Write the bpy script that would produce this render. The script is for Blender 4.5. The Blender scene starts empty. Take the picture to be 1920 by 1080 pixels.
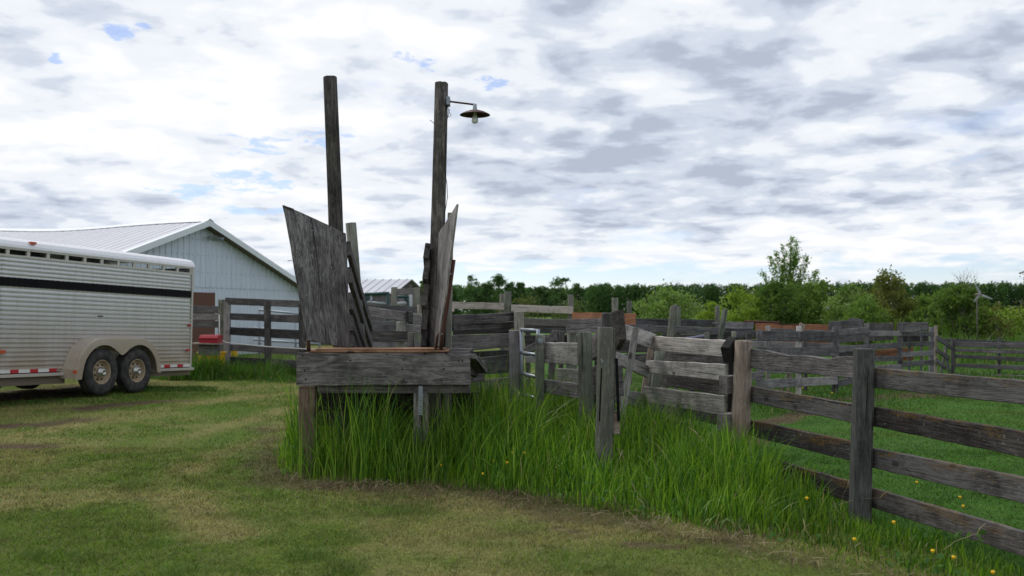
import bpy, math, random
import numpy as np
from mathutils import Vector, Matrix, Quaternion
R = math.radians
scene = bpy.context.scene
col = scene.collection
random.seed(5)
RNG = np.random.default_rng(11)

# ------------------------------------------------------------------ camera
F = 1867.0                      # focal length in pixels of the 1920 wide photograph (35 mm)
PITCH = math.atan(43/F)
CAMZ = 1.5
cam = bpy.data.cameras.new('camera'); camo = bpy.data.objects.new('camera', cam); col.objects.link(camo)
cam.lens = 35.0; cam.sensor_width = 36.0; cam.clip_end = 5000; cam.clip_start = 0.05
camo.location = (0, 0, CAMZ); camo.rotation_euler = (R(90)+PITCH, 0, 0)
cam.dof.use_dof = True; cam.dof.focus_distance = 9.4; cam.dof.aperture_fstop = 2.4
scene.camera = camo

# ------------------------------------------------------------------ sky, sun, exposure
SUN_EL, SUN_AZ = R(52), R(-35)          # azimuth measured from +Y (the view direction), negative = left
scene.view_settings.view_transform = 'Standard'
scene.view_settings.look = 'None'
scene.view_settings.gamma = 1.0
scene.view_settings.exposure = 0.0
scene.view_settings.use_curve_mapping = False

world = bpy.data.worlds.new('World'); scene.world = world; world.use_nodes = True
nt = world.node_tree; N = nt.nodes; L = nt.links; N.clear()
def wn(t, **k):
    n = N.new(t)
    for a, b in k.items(): setattr(n, a, b)
    return n
def wmath(op, a, b=None, c=None, clamp=False):
    n = N.new('ShaderNodeMath'); n.operation = op; n.use_clamp = clamp
    for i, v in enumerate((a, b, c)):
        if v is None: continue
        if isinstance(v, (int, float)): n.inputs[i].default_value = v
        else: L.new(v, n.inputs[i])
    return n.outputs[0]
def wstep(v, lo, hi, a=0.0, b=1.0):
    n = N.new('ShaderNodeMapRange'); n.interpolation_type = 'SMOOTHSTEP'
    L.new(v, n.inputs[0]); n.inputs[1].default_value = lo; n.inputs[2].default_value = hi
    n.inputs[3].default_value = a; n.inputs[4].default_value = b
    return n.outputs[0]
tc = wn('ShaderNodeTexCoord'); sep = wn('ShaderNodeSeparateXYZ'); L.new(tc.outputs['Generated'], sep.inputs[0])
dx, dy, dz = sep.outputs
zc = wmath('MAXIMUM', dz, 0.0)
den = wmath('ADD', zc, 0.15)
cx = wmath('DIVIDE', dx, den); cy = wmath('DIVIDE', dy, den)
comb = wn('ShaderNodeCombineXYZ'); L.new(cx, comb.inputs[0]); L.new(cy, comb.inputs[1])
def wnoise(scale, detail, rough, off, dist=0.0, vec=None):
    m = wn('ShaderNodeMapping'); L.new(vec or comb.outputs[0], m.inputs[0]); m.inputs[1].default_value = off
    m.inputs[3].default_value = (1.0, 1.0, 1.0)
    n = wn('ShaderNodeTexNoise'); L.new(m.outputs[0], n.inputs['Vector'])
    n.inputs['Scale'].default_value = scale; n.inputs['Detail'].default_value = detail
    n.inputs['Roughness'].default_value = rough; n.inputs['Distortion'].default_value = dist
    return n.outputs['Fac']
nA = wnoise(0.70, 6, 0.55, (3.1, 1.7, 0), 0.15)      # large cloud cells
nB = wnoise(4.0, 8, 0.50, (7.3, 4.2, 2), 0.25)
nF = wnoise(9.0, 6, 0.60, (4.3, 1.2, 7), 0.2)      # puffs
nC = wnoise(1.0, 5, 0.55, (11.9, 8.4, 5), 0.2)       # openings
body = wmath('ADD', wmath('MULTIPLY', nA, 0.43), wmath('ADD', wmath('MULTIPLY', nB, 0.45), wmath('MULTIPLY', nF, 0.12)))
# the deck is a little thicker and greyer towards the right of the view, thinner and brighter to the left of it
az = wmath('ARCTAN2', dx, dy)
thick = wmath('MULTIPLY', wstep(az, -0.15, 0.45, 0.0, 1.0), wstep(dz, 0.08, 0.26, 0.35, 1.6))
body2 = wmath('SUBTRACT', body, wmath('SUBTRACT', wmath('MULTIPLY', thick, 0.026), 0.002))
ramp = wn('ShaderNodeValToRGB'); L.new(body2, ramp.inputs[0])
cr = ramp.color_ramp; cr.interpolation = 'EASE'
cr.elements[0].position = 0.385; cr.elements[0].color = (0.46, 0.52, 0.63, 1)
cr.elements[1].position = 0.585; cr.elements[1].color = (1.0, 1.0, 1.01, 1)
e = cr.elements.new(0.447); e.color = (0.655, 0.715, 0.82, 1)
e = cr.elements.new(0.50); e.color = (0.86, 0.90, 0.955, 1)
cloud = wn('ShaderNodeBackground'); L.new(ramp.outputs[0], cloud.inputs[0]); cloud.inputs[1].default_value = 1.02
sky = wn('ShaderNodeTexSky'); sky.sky_type = 'NISHITA'; sky.sun_disc = False
sky.sun_elevation = SUN_EL; sky.sun_rotation = SUN_AZ; sky.altitude = 600; sky.air_density = 1.0; sky.dust_density = 0.0; sky.ozone_density = 3.0
tint = wn('ShaderNodeMix', data_type='RGBA', blend_type='MULTIPLY'); tint.inputs[0].default_value = 1.0; L.new(sky.outputs[0], tint.inputs[6]); tint.inputs[7].default_value = (1.0, 1.0, 1.20, 1)
skyb = wn('ShaderNodeBackground'); L.new(tint.outputs[2], skyb.inputs[0]); skyb.inputs[1].default_value = 0.11
# openings in the deck: scattered small ones, and the clear band low over the horizon
open1 = wstep(nC, 0.585, 0.66)
el_lo = wstep(dz, -0.002, 0.012)
elw = wmath('ADD', dz, wmath('MULTIPLY', wmath('SUBTRACT', nB, 0.5), 0.06))
el_hi = wstep(elw, 0.038, 0.056, 1.0, 0.0)
azb = wstep(az, -0.22, -0.02)
nD = wnoise(1.6, 6, 0.6, (2.0, 5.5, 1), 0.2)
bandn = wstep(nD, 0.36, 0.52, 0.0, 1.0)
band = wmath('MULTIPLY', wmath('MULTIPLY', el_lo, el_hi), wmath('MULTIPLY', azb, wmath('MULTIPLY', bandn, 1.0)))
def gap(px_, py_, rx, ry):
    """an opening of the cloud deck around one sky direction, edges broken by noise"""
    u = (px_-960)/F; v = (583-py_)/F
    l = math.sqrt(1+u*u+v*v); d0 = (u/l, 1/l, v/l)
    a = wmath('DIVIDE', wmath('SUBTRACT', dx, d0[0]), rx/F); b = wmath('DIVIDE', wmath('SUBTRACT', dz, d0[2]), ry/F)
    r2 = wmath('ADD', wmath('MULTIPLY', a, a), wmath('MULTIPLY', b, b))
    g = wmath('SUBTRACT', 1.0, wmath('MULTIPLY', r2, 0.30))
    front = wstep(dy, 0.0, 0.2)
    g = wmath('ADD', g, wmath('MULTIPLY', wmath('SUBTRACT', nE, 0.5), 10.0))
    return wmath('MULTIPLY', wstep(g, 0.25, 1.35), front)
nE = wnoise(8.0, 7, 0.66, (1.0, 9.0, 3), 0.3)
gaps = None
for g in [(480, 268, 34, 11), (575, 262, 36, 10), (652, 256, 16, 8), (360, 354, 34, 9), (470, 347, 40, 8), (450, 392, 45, 6), (228, 58, 14, 7), (266, 44, 9, 5),
          (782, 110, 30, 9), (922, 154, 14, 6), (440, 325, 40, 8), (100, 112, 5, 6)]:
    o = gap(*g); gaps = o if gaps is None else wmath('MAXIMUM', gaps, o)
hole = wmath('MAXIMUM', wmath('MAXIMUM', wmath('MULTIPLY', open1, 0.35), band), wmath('MULTIPLY', gaps, 0.60))
mixs = wn('ShaderNodeMixShader'); L.new(hole, mixs.inputs[0]); L.new(cloud.outputs[0], mixs.inputs[1]); L.new(skyb.outputs[0], mixs.inputs[2])
wout = wn('ShaderNodeOutputWorld'); L.new(mixs.outputs[0], wout.inputs[0])

sun = bpy.data.lights.new('sun', 'SUN'); suno = bpy.data.objects.new('sun', sun); col.objects.link(suno)
sun.energy = 1.5; sun.angle = R(14); sun.color = (1.0, 0.96, 0.90)
sd = Vector((math.sin(SUN_AZ)*math.cos(SUN_EL), math.cos(SUN_AZ)*math.cos(SUN_EL), math.sin(SUN_EL)))
suno.rotation_euler = sd.to_track_quat('Z', 'Y').to_euler(); suno.location = (-10, 10, 30)

# ------------------------------------------------------------------ helpers
cP, sP = math.cos(PITCH), math.sin(PITCH)
def at(px, py, Y):
    u = (px-960)/F; v = (540-py)/F
    t = Y/(cP-sP*v)
    return Vector((t*u, Y, CAMZ+t*(sP+cP*v)))
def ground(px, py):
    u = (px-960)/F; v = (540-py)/F
    t = -CAMZ/(sP+cP*v)
    return (t*u, t*(cP-sP*v))
def gz(x, y):
    return 0.07*np.exp(-((x+7.2)**2+(y-17.5)**2)/16.0)-0.13*np.clip((x-1.6)/1.3, 0, 1)*np.clip((9.5-y)/2.0, 0, 1)-0.02*np.clip((x-1.6)/1.3, 0, 1)*np.clip((16-y)/3.0, 0, 1)

W = {}
def thing(name, label, cat, loc=(0, 0, 0), group=None, kind=None):
    o = bpy.data.objects.new(name, None); col.objects.link(o); o.location = loc; o.empty_display_size = 0.2
    W[o.name] = Matrix.Translation(Vector(loc))
    tag(o, label, cat, group, kind)
    return o
def tag(o, label=None, cat=None, group=None, kind=None):
    if label: o['label'] = label
    if cat: o['category'] = cat
    if group: o['group'] = group
    if kind: o['kind'] = kind
    return o
def link(name, me, mat, parent=None, M=None, smooth=False):
    o = bpy.data.objects.new(name, me); col.objects.link(o)
    if mat is not None and not me.materials: me.materials.append(mat)
    M = M or Matrix.Identity(4)
    W[o.name] = M
    if parent is not None:
        o.parent = parent; o.matrix_basis = W[parent.name].inverted() @ M
    else: o.matrix_basis = M
    if smooth:
        me.polygons.foreach_set('use_smooth', np.ones(len(me.polygons), dtype=bool))
    return o
def mesh(verts, faces):
    me = bpy.data.meshes.new('m'); me.from_pydata([tuple(v) for v in verts], [], faces); me.update(); return me
class MB:
    def __init__(s): s.v = []; s.f = []
    def add(s, V, Fc):
        n = len(s.v); s.v += [tuple(v) for v in V]; s.f += [tuple(i+n for i in f) for f in Fc]; return s
    def box(s, lo, hi):
        x0, y0, z0 = lo; x1, y1, z1 = hi
        V = [(x, y, z) for x in (x0, x1) for y in (y0, y1) for z in (z0, z1)]
        return s.add(V, [(0, 1, 3, 2), (4, 6, 7, 5), (0, 4, 5, 1), (2, 3, 7, 6), (0, 2, 6, 4), (1, 5, 7, 3)])
    def tube(s, pts, rad, n=8, cap=True):
        pts = [Vector(p) for p in pts]
        if isinstance(rad, (int, float)): rad = [rad]*len(pts)
        V = []; prev = None
        for i, p in enumerate(pts):
            t = (pts[min(i+1, len(pts)-1)]-pts[max(i-1, 0)]).normalized()
            if prev is None:
                a = Vector((0, 0, 1)) if abs(t.z) < 0.9 else Vector((1, 0, 0)); u = t.cross(a).normalized()
            else: u = (prev-t*prev.dot(t)).normalized()
            prev = u; w = t.cross(u)
            for k in range(n):
                an = 2*math.pi*k/n; V.append(p+(u*math.cos(an)+w*math.sin(an))*rad[i])
        Fc = []
        for i in range(len(pts)-1):
            for k in range(n):
                a = i*n+k; b = i*n+(k+1) % n; Fc.append((a, b, b+n, a+n))
        if cap: Fc.append(tuple(range(n))[::-1]); Fc.append(tuple(range((len(pts)-1)*n, len(pts)*n)))
        return s.add(V, Fc)
    def prism(s, poly, axis, a, b):
        """poly in the two other axes, extruded along axis from a to b"""
        n = len(poly)
        def p3(q, h): return (h, q[0], q[1]) if axis == 0 else ((q[0], h, q[1]) if axis == 1 else (q[0], q[1], h))
        V = [p3(q, a) for q in poly]+[p3(q, b) for q in poly]
        Fc = [tuple(range(n)), tuple(range(2*n-1, n-1, -1))]+[(i, i+n, (i+1) % n+n, (i+1) % n) for i in range(n)]
        return s.add(V, Fc)
    def build(s, name, mat, parent=None, M=None, smooth=False):
        me = mesh(s.v, s.f)
        return link(name, me, mat, parent, M, smooth)
def fast_mesh(V, tri_idx, attrs=None, quads=False):
    """numpy mesh of triangles (or quads) with optional per-vertex colour"""
    k = 4 if quads else 3
    me = bpy.data.meshes.new('m'); nv = len(V); nf = len(tri_idx)
    me.vertices.add(nv); me.vertices.foreach_set('co', np.ascontiguousarray(V, dtype=np.float32).ravel())
    me.loops.add(nf*k); me.loops.foreach_set('vertex_index', np.ascontiguousarray(tri_idx, dtype=np.int32).ravel())
    me.polygons.add(nf); me.polygons.foreach_set('loop_start', np.arange(0, nf*k, k, dtype=np.int32))
    me.polygons.foreach_set('loop_total', np.full(nf, k, dtype=np.int32))
    me.update(calc_edges=True)
    if attrs is not None:
        a = me.color_attributes.new('Col', 'FLOAT_COLOR', 'POINT')
        c = np.ones((nv, 4), dtype=np.float32); c[:, :3] = attrs
        a.data.foreach_set('color', c.ravel())
    return me
# value noise for numpy
_T = np.random.default_rng(3).random((256, 256))
def vnoise(x, y, s=1.0, o=0.0):
    x = np.asarray(x)*s+o; y = np.asarray(y)*s+o*1.7
    xi = np.floor(x).astype(int); yi = np.floor(y).astype(int); fx = x-xi; fy = y-yi
    fx = fx*fx*(3-2*fx); fy = fy*fy*(3-2*fy)
    a = _T[xi & 255, yi & 255]; b = _T[(xi+1) & 255, yi & 255]; c = _T[xi & 255, (yi+1) & 255]; d = _T[(xi+1) & 255, (yi+1) & 255]
    return (a*(1-fx)+b*fx)*(1-fy)+(c*(1-fx)+d*fx)*fy
def fbm(x, y, s=1.0, o=0.0, n=4):
    t = 0; a = 0.5; tot = 0
    for i in range(n):
        t = t+a*vnoise(x, y, s, o+i*13.7); tot += a; a *= 0.55; s *= 2.1
    return t/tot
def sstep(v, a, b):
    t = np.clip((v-a)/(b-a), 0, 1); return t*t*(3-2*t)
def pl_dist(x, y, pts):
    d = np.full(np.shape(x), 1e9)
    for (ax, ay), (bx, by) in zip(pts[:-1], pts[1:]):
        vx, vy = bx-ax, by-ay; t = np.clip(((x-ax)*vx+(y-ay)*vy)/(vx*vx+vy*vy+1e-9), 0, 1)
        d = np.minimum(d, np.hypot(x-ax-t*vx, y-ay-t*vy))
    return d
def in_poly(x, y, poly):
    r = np.zeros(np.shape(x), bool); n = len(poly)
    for i in range(n):
        x1, y1 = poly[i]; x2, y2 = poly[(i+1) % n]
        c = ((y1 > y) != (y2 > y)) & (x < (x2-x1)*(y-y1)/((y2-y1) if y2 != y1 else 1e-9)+x1)
        r ^= c
    return r

# ------------------------------------------------------------------ materials
class NT:
    def __init__(s, name):
        s.m = bpy.data.materials.new(name); s.m.use_nodes = True; s.t = s.m.node_tree
        s.t.nodes.clear(); s.out = s.n('ShaderNodeOutputMaterial')
    def n(s, t, **k):
        n = s.t.nodes.new(t)
        for a, b in k.items(): setattr(n, a, b)
        return n
    def set(s, sock, v):
        if isinstance(v, (int, float, tuple, list)):
            sock.default_value = v if not (isinstance(v, (tuple, list)) and len(v) == 3 and sock.type == 'RGBA') else (*v, 1)
        else: s.t.links.new(v, sock)
    def math(s, op, a, b=None, clamp=False):
        n = s.n('ShaderNodeMath', operation=op, use_clamp=clamp); s.set(n.inputs[0], a)
        if b is not None: s.set(n.inputs[1], b)
        return n.outputs[0]
    def rng(s, v, a, b, c=0.0, d=1.0):
        n = s.n('ShaderNodeMapRange', interpolation_type='SMOOTHSTEP'); s.set(n.inputs[0], v)
        for i, q in enumerate((a, b, c, d)): n.inputs[i+1].default_value = q
        return n.outputs[0]
    def mix(s, f, a, b, mode='MIX'):
        n = s.n('ShaderNodeMix', data_type='RGBA', blend_type=mode); s.set(n.inputs[0], f); s.set(n.inputs[6], a); s.set(n.inputs[7], b); return n.outputs[2]
    def noise(s, vec, scale, detail=4, rough=0.55, dist=0.0):
        n = s.n('ShaderNodeTexNoise'); s.set(n.inputs['Vector'], vec); n.inputs['Scale'].default_value = scale
        n.inputs['Detail'].default_value = detail; n.inputs['Roughness'].default_value = rough; n.inputs['Distortion'].default_value = dist
        return n.outputs['Fac']
    def mapv(s, vec, scale, loc=None):
        n = s.n('ShaderNodeMapping'); s.set(n.inputs[0], vec); n.inputs[3].default_value = scale
        if loc is not None: s.set(n.inputs[1], loc)
        return n.outputs[0]
    def bsdf(s, color, rough=0.7, metal=0.0, normal=None, spec=None):
        b = s.n('ShaderNodeBsdfPrincipled'); s.set(b.inputs['Base Color'], color); s.set(b.inputs['Roughness'], rough); s.set(b.inputs['Metallic'], metal)
        if spec is not None: s.set(b.inputs['Specular IOR Level'], spec)
        if normal is not None: s.t.links.new(normal, b.inputs['Normal'])
        s.t.links.new(b.outputs[0], s.out.inputs[0]); return b
    def bump(s, h, strength, dist=0.01):
        n = s.n('ShaderNodeBump'); s.set(n.inputs['Height'], h); n.inputs['Strength'].default_value = strength; n.inputs['Distance'].default_value = dist
        return n.outputs[0]

def wood(name, dark, mid, light, lichen=0.0, ringw=0.07, flake=0.0, gx=2.2, warm=None, green=0.0, fine=1.0, knots=True):
    """weathered timber; the grain runs along the local X axis of the piece"""
    k = NT(name); tcn = k.n('ShaderNodeTexCoord'); oi = k.n('ShaderNodeObjectInfo')
    rnd = oi.outputs['Random']
    cmb = k.n('ShaderNodeCombineXYZ'); k.set(cmb.inputs[0], k.math('MULTIPLY', rnd, 37.0)); k.set(cmb.inputs[1], k.math('MULTIPLY', rnd, 91.0)); k.set(cmb.inputs[2], k.math('MULTIPLY', rnd, 53.0))
    add = k.n('ShaderNodeVectorMath', operation='ADD'); k.set(add.inputs[0], tcn.outputs['Object']); k.set(add.inputs[1], cmb.outputs[0])
    v = add.outputs[0]
    fib = k.noise(k.mapv(v, (gx, 75*fine, 75*fine)), 1.0, 5, 0.65, 0.2)
    wav = k.noise(k.mapv(v, (1.3, 9, 9)), 1.0, 3, 0.5, 1.2)
    ring = k.math('SINE', k.math('MULTIPLY', wav, 60.0))
    ring = k.math('MULTIPLY', k.math('ADD', ring, 1.0), 0.5)
    blot = k.noise(k.mapv(v, (2.0, 5, 5)), 1.0, 4, 0.6, 0.5)
    mot = k.noise(k.mapv(v, (9, 22, 22)), 1.0, 5, 0.7, 0.6)
    crack = k.noise(k.mapv(v, (0.9, 42*fine, 42*fine)), 1.0, 3, 0.5, 0.35)
    cr_ = k.rng(crack, 0.29, 0.36, 1.0, 0.0)
    t = k.math('ADD', k.math('MULTIPLY', fib, 0.50), k.math('ADD', k.math('MULTIPLY', ring, ringw), k.math('ADD', k.math('MULTIPLY', blot, 0.42), k.math('MULTIPLY', mot, 0.36))))
    t = k.math('ADD', t, k.math('MULTIPLY', k.math('SUBTRACT', rnd, 0.5), 0.26))
    rp = k.n('ShaderNodeValToRGB'); k.set(rp.inputs[0], t); c = rp.color_ramp
    c.elements[0].position = 0.50; c.elements[0].color = (*dark, 1); c.elements[1].position = 0.86; c.elements[1].color = (*light, 1)
    e = c.elements.new(0.67); e.color = (*mid, 1)
    colr = rp.outputs[0]
    tone = k.math('FRACT', k.math('MULTIPLY', rnd, 17.3)); colr = k.mix(k.math('MULTIPLY', tone, 0.30), colr, k.mix(1.0, colr, (1.16, 0.98, 0.84), 'MULTIPLY'))
    stn = k.noise(k.mapv(v, (3.5, 2.2, 2.2), (5, 5, 5)), 1.0, 4, 0.65); colr = k.mix(k.math('MULTIPLY', k.rng(stn, 0.52, 0.66), 0.55), colr, k.mix(1.0, colr, (0.45, 0.43, 0.42), 'MULTIPLY'))
    if warm: colr = k.mix(k.math('MULTIPLY', k.rng(k.noise(k.mapv(v, (1.2, 7, 7), (4, 2, 1)), 1.0, 3), 0.52, 0.68), 0.6), colr, warm)
    if green: colr = k.mix(k.math('MULTIPLY', k.rng(k.noise(k.mapv(v, (1.5, 6, 6), (9, 2, 6)), 1.0, 3), 0.40, 0.62), green), colr, (0.115, 0.132, 0.098))
    if flake:
        fk = k.rng(k.noise(k.mapv(v, (16, 40, 60), (3, 1, 2)), 1.0, 5, 0.75, 1.5), 0.53, 0.66); fk2 = k.rng(k.noise(k.mapv(v, (1.6, 3, 3), (1, 7, 2)), 1.0, 3, 0.6, 0.8), 0.40, 0.62)
        colr = k.mix(k.math('MULTIPLY', k.math('MULTIPLY', fk, fk2), flake), colr, (0.42, 0.39, 0.37))
    if knots:
        vo = k.n('ShaderNodeTexVoronoi'); k.set(vo.inputs['Vector'], k.mapv(v, (2.2, 4.2, 4.2))); vo.inputs['Scale'].default_value = 1.0
        kn = k.rng(vo.outputs['Distance'], 0.05, 0.13, 1.0, 0.0)
        colr = k.mix(k.math('MULTIPLY', kn, 0.8), colr, (0.030, 0.026, 0.024))
    vn = k.n('ShaderNodeTexVoronoi'); k.set(vn.inputs['Vector'], k.mapv(v, (7, 11, 11))); vn.inputs['Scale'].default_value = 1.0
    nl = k.rng(vn.outputs['Distance'], 0.03, 0.06, 1.0, 0.0)
    colr = k.mix(k.math('MULTIPLY', nl, 0.85), colr, (0.015, 0.014, 0.014))
    colr = k.mix(k.math('MULTIPLY', cr_, 0.85), colr, (0.016, 0.015, 0.015))
    if lichen:
        geo = k.n('ShaderNodeNewGeometry')
        ln = k.noise(k.mapv(v, (3, 6, 14)), 1.0, 3, 0.6)
        sz = k.n('ShaderNodeSeparateXYZ'); k.set(sz.inputs[0], tcn.outputs['Object'])
        hi = k.rng(sz.outputs[2], -0.05, 0.085, 0.0, 1.0)
        lm = k.rng(k.math('ADD', ln, k.math('MULTIPLY', hi, 0.22)), 0.62, 0.80)
        spk = k.rng(k.noise(v, 95.0, 2, 0.5), 0.48, 0.60)
        colr = k.mix(k.math('MULTIPLY', k.math('MULTIPLY', lm, spk), lichen), colr, (0.20, 0.115, 0.025))
        lm2 = k.rng(k.noise(v, 34.0, 3, 0.6), 0.66, 0.70)
        colr = k.mix(k.math('MULTIPLY', lm2, 0.7), colr, (0.26, 0.25, 0.20))
    h = k.math('SUBTRACT', k.math('ADD', k.math('MULTIPLY', fib, 0.8), k.math('MULTIPLY', ring, 0.15)), k.math('ADD', k.math('MULTIPLY', cr_, 1.1), k.math('MULTIPLY', nl, 0.5)))
    k.bsdf(colr, 0.85, 0, k.bump(h, 0.95, 0.009), 0.2)
    return k.m
M_grey = wood('weathered_grey_wood', (0.056, 0.054, 0.056), (0.14, 0.133, 0.134), (0.291, 0.28, 0.28))
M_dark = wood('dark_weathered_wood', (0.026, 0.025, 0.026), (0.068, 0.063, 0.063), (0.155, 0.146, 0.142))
M_ply = wood('weathered_plywood', (0.070, 0.066, 0.066), (0.185, 0.175, 0.174), (0.40, 0.385, 0.375), fine=0.5, gx=7.0, flake=0.9, ringw=0.12)
M_dock = wood('dock_board_wood', (0.045, 0.044, 0.045), (0.105, 0.100, 0.100), (0.24, 0.23, 0.225), ringw=0.11, flake=0.25)
M_light = wood('pale_grey_wood', (0.171, 0.168, 0.159), (0.324, 0.315, 0.298), (0.555, 0.529, 0.503))
M_lich = wood('lichen_covered_wood', (0.023, 0.02, 0.02), (0.06, 0.056, 0.055), (0.142, 0.135, 0.133), lichen=0.9)
M_brown = wood('brown_post_wood', (0.11, 0.091, 0.075), (0.22, 0.182, 0.149), (0.374, 0.319, 0.264), warm=(0.19, 0.13, 0.085))
M_leg = wood('reddish_brown_leg_wood', (0.052, 0.041, 0.034), (0.132, 0.094, 0.071), (0.23, 0.178, 0.138), warm=(0.13, 0.075, 0.045))
M_post = wood('greenish_post_wood', (0.09, 0.094, 0.08), (0.186, 0.193, 0.163), (0.33, 0.33, 0.289), green=0.5, knots=False)
M_pole = wood('tall_pole_wood', (0.026, 0.025, 0.024), (0.088, 0.083, 0.078), (0.27, 0.25, 0.23), knots=False, fine=0.7, flake=0.25)
M_gpost = wood('dark_squared_post_wood', (0.036, 0.036, 0.034), (0.085, 0.086, 0.082), (0.18, 0.18, 0.17), knots=False)
M_vdark = wood('black_wood_and_deck_shade', (0.012, 0.011, 0.011), (0.034, 0.031, 0.030), (0.090, 0.083, 0.078))  # dark old wood; on the skirt boards it also carries under-deck shade
M_pale = wood('pale_new_plank_wood', (0.22, 0.18, 0.155), (0.36, 0.31, 0.28), (0.50, 0.45, 0.41))
M_edge = wood('plywood_edge', (0.13, 0.07, 0.045), (0.27, 0.145, 0.09), (0.42, 0.26, 0.17))
M_orange = wood('orange_plywood', (0.20, 0.09, 0.055), (0.33, 0.15, 0.085), (0.44, 0.23, 0.14), fine=0.6)
M_far = wood('distant_grey_wood', (0.055, 0.054, 0.058), (0.121, 0.116, 0.124), (0.241, 0.232, 0.238), knots=False)

def metal_mat(name, colr, rough, metal, dirt=None, dirt_amt=0.0, zlo=0, zhi=1, bump=0.0, streak=0.2, spec=0.4):
    k = NT(name); tcn = k.n('ShaderNodeTexCoord'); v = tcn.outputs['Object']
    n1 = k.noise(v, 3.0, 5, 0.6); n2 = k.noise(k.mapv(v, (14, 14, 1.2)), 1.0, 4, 0.6)
    c = k.mix(k.math('MULTIPLY', k.rng(n2, 0.4, 0.75), streak), colr, tuple(q*0.72 for q in colr))
    rg = k.math('ADD', rough, k.math('MULTIPLY', n1, 0.12))
    mt = metal
    if dirt:
        sz = k.n('ShaderNodeSeparateXYZ'); k.set(sz.inputs[0], v)
        h = k.rng(sz.outputs[2], zlo, zhi, 1.0, 0.0)
        a = k.math('MULTIPLY', k.math('MULTIPLY', h, k.rng(k.noise(v, 2.2, 6, 0.65), 0.25, 0.6, 0.55, 1.0)), dirt_amt)
        c = k.mix(a, c, dirt); rg = k.math('ADD', rg, k.math('MULTIPLY', a, 0.35)); mt = k.math('MULTIPLY', metal, k.math('SUBTRACT', 1.0, a))
    nr = k.bump(k.noise(v, 60, 3), bump, 0.003) if bump else None
    k.bsdf(c, rg, mt, nr, spec)
    return k.m
M_alu = metal_mat('ribbed_aluminium', (0.67, 0.67, 0.69), 0.30, 0.72, (0.33, 0.255, 0.17), 0.90, -0.15, 1.30, streak=0.45)
M_cap = metal_mat('white_roof_cap', (0.74, 0.74, 0.77), 0.35, 0.2)
M_fender = metal_mat('dusty_fender', (0.50, 0.47, 0.42), 0.45, 0.2, (0.30, 0.23, 0.155), 0.85, 0.1, 1.2, 0.3)
M_frame = metal_mat('underframe_paint', (0.16, 0.135, 0.10), 0.7, 0.0)
M_rub = metal_mat('dusty_aluminium_rail', (0.50, 0.48, 0.44), 0.5, 0.4, (0.34, 0.27, 0.2), 0.7, -0.3, 0.2)
M_galv = metal_mat('galvanised_steel', (0.30, 0.335, 0.37), 0.42, 0.6, bump=0.2)
M_strap = metal_mat('perforated_zinc', (0.24, 0.27, 0.30), 0.45, 0.7)
M_wall = metal_mat('pale_blue_wall_sheet', (0.55, 0.61, 0.71), 0.5, 0.1, (0.30, 0.29, 0.27), 0.40, 0.0, 1.4, streak=0.45)
M_roof = metal_mat('grey_roof_sheet', (0.42, 0.43, 0.48), 0.5, 0.2, streak=0.5)
M_trim = metal_mat('white_metal_trim', (0.66, 0.70, 0.75), 0.5, 0.1)
M_rust = metal_mat('rusty_pipe', (0.085, 0.035, 0.025), 0.8, 0.1, bump=0.6, streak=0.6)
M_shade = metal_mat('rusted_lamp_shade', (0.055, 0.017, 0.016), 0.55, 0.2, bump=0.5, streak=0.6)
M_black = metal_mat('black_paint', (0.006, 0.006, 0.007), 0.55, 0.0, spec=0.08)
M_dgreen = metal_mat('dark_green_paint', (0.012, 0.05, 0.045), 0.45, 0.1)
M_purple = metal_mat('old_blue_grey_pipe', (0.18, 0.17, 0.24), 0.5, 0.3)
M_door = metal_mat('brown_door_paint', (0.115, 0.052, 0.036), 0.75, 0.0, bump=0.3, streak=0.5)
M_red = metal_mat('faded_red_plastic', (0.35, 0.014, 0.03), 0.4, 0.0)
M_yellow = metal_mat('yellow_plastic', (0.62, 0.36, 0.01), 0.45, 0.0, (0.2, 0.15, 0.06), 0.5, 0.0, 0.4)
M_hub = metal_mat('hub_steel', (0.50, 0.49, 0.47), 0.25, 0.8, streak=0.4)
M_rim = metal_mat('dusty_rim_steel', (0.36, 0.28, 0.19), 0.65, 0.1, bump=0.3, streak=0.7)
M_tape_r = metal_mat('red_reflective_tape', (0.42, 0.012, 0.02), 0.4, 0)
M_tape_w = metal_mat('white_reflective_tape', (0.62, 0.62, 0.60), 0.4, 0)
M_amber = metal_mat('amber_marker_lens', (0.5, 0.07, 0.02), 0.3, 0)
M_tealt = metal_mat('white_turbine_paint', (0.34, 0.35, 0.37), 0.5, 0)
def rubber():
    k = NT('dusty_tyre_rubber'); v = k.n('ShaderNodeTexCoord').outputs['Object']
    c = k.mix(k.rng(k.noise(v, 9, 5, 0.65), 0.35, 0.75), (0.022, 0.022, 0.023), (0.070, 0.064, 0.058))
    k.bsdf(c, 0.8, 0, k.bump(k.noise(v, 70, 3), 0.2, 0.003), 0.3); return k.m
M_tyre = rubber()
def glassbulb():
    k = NT('frosted_bulb_glass'); b = k.bsdf((0.72, 0.74, 0.74), 0.25, 0, None, 0.5); return k.m
M_bulb = glassbulb()

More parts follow.
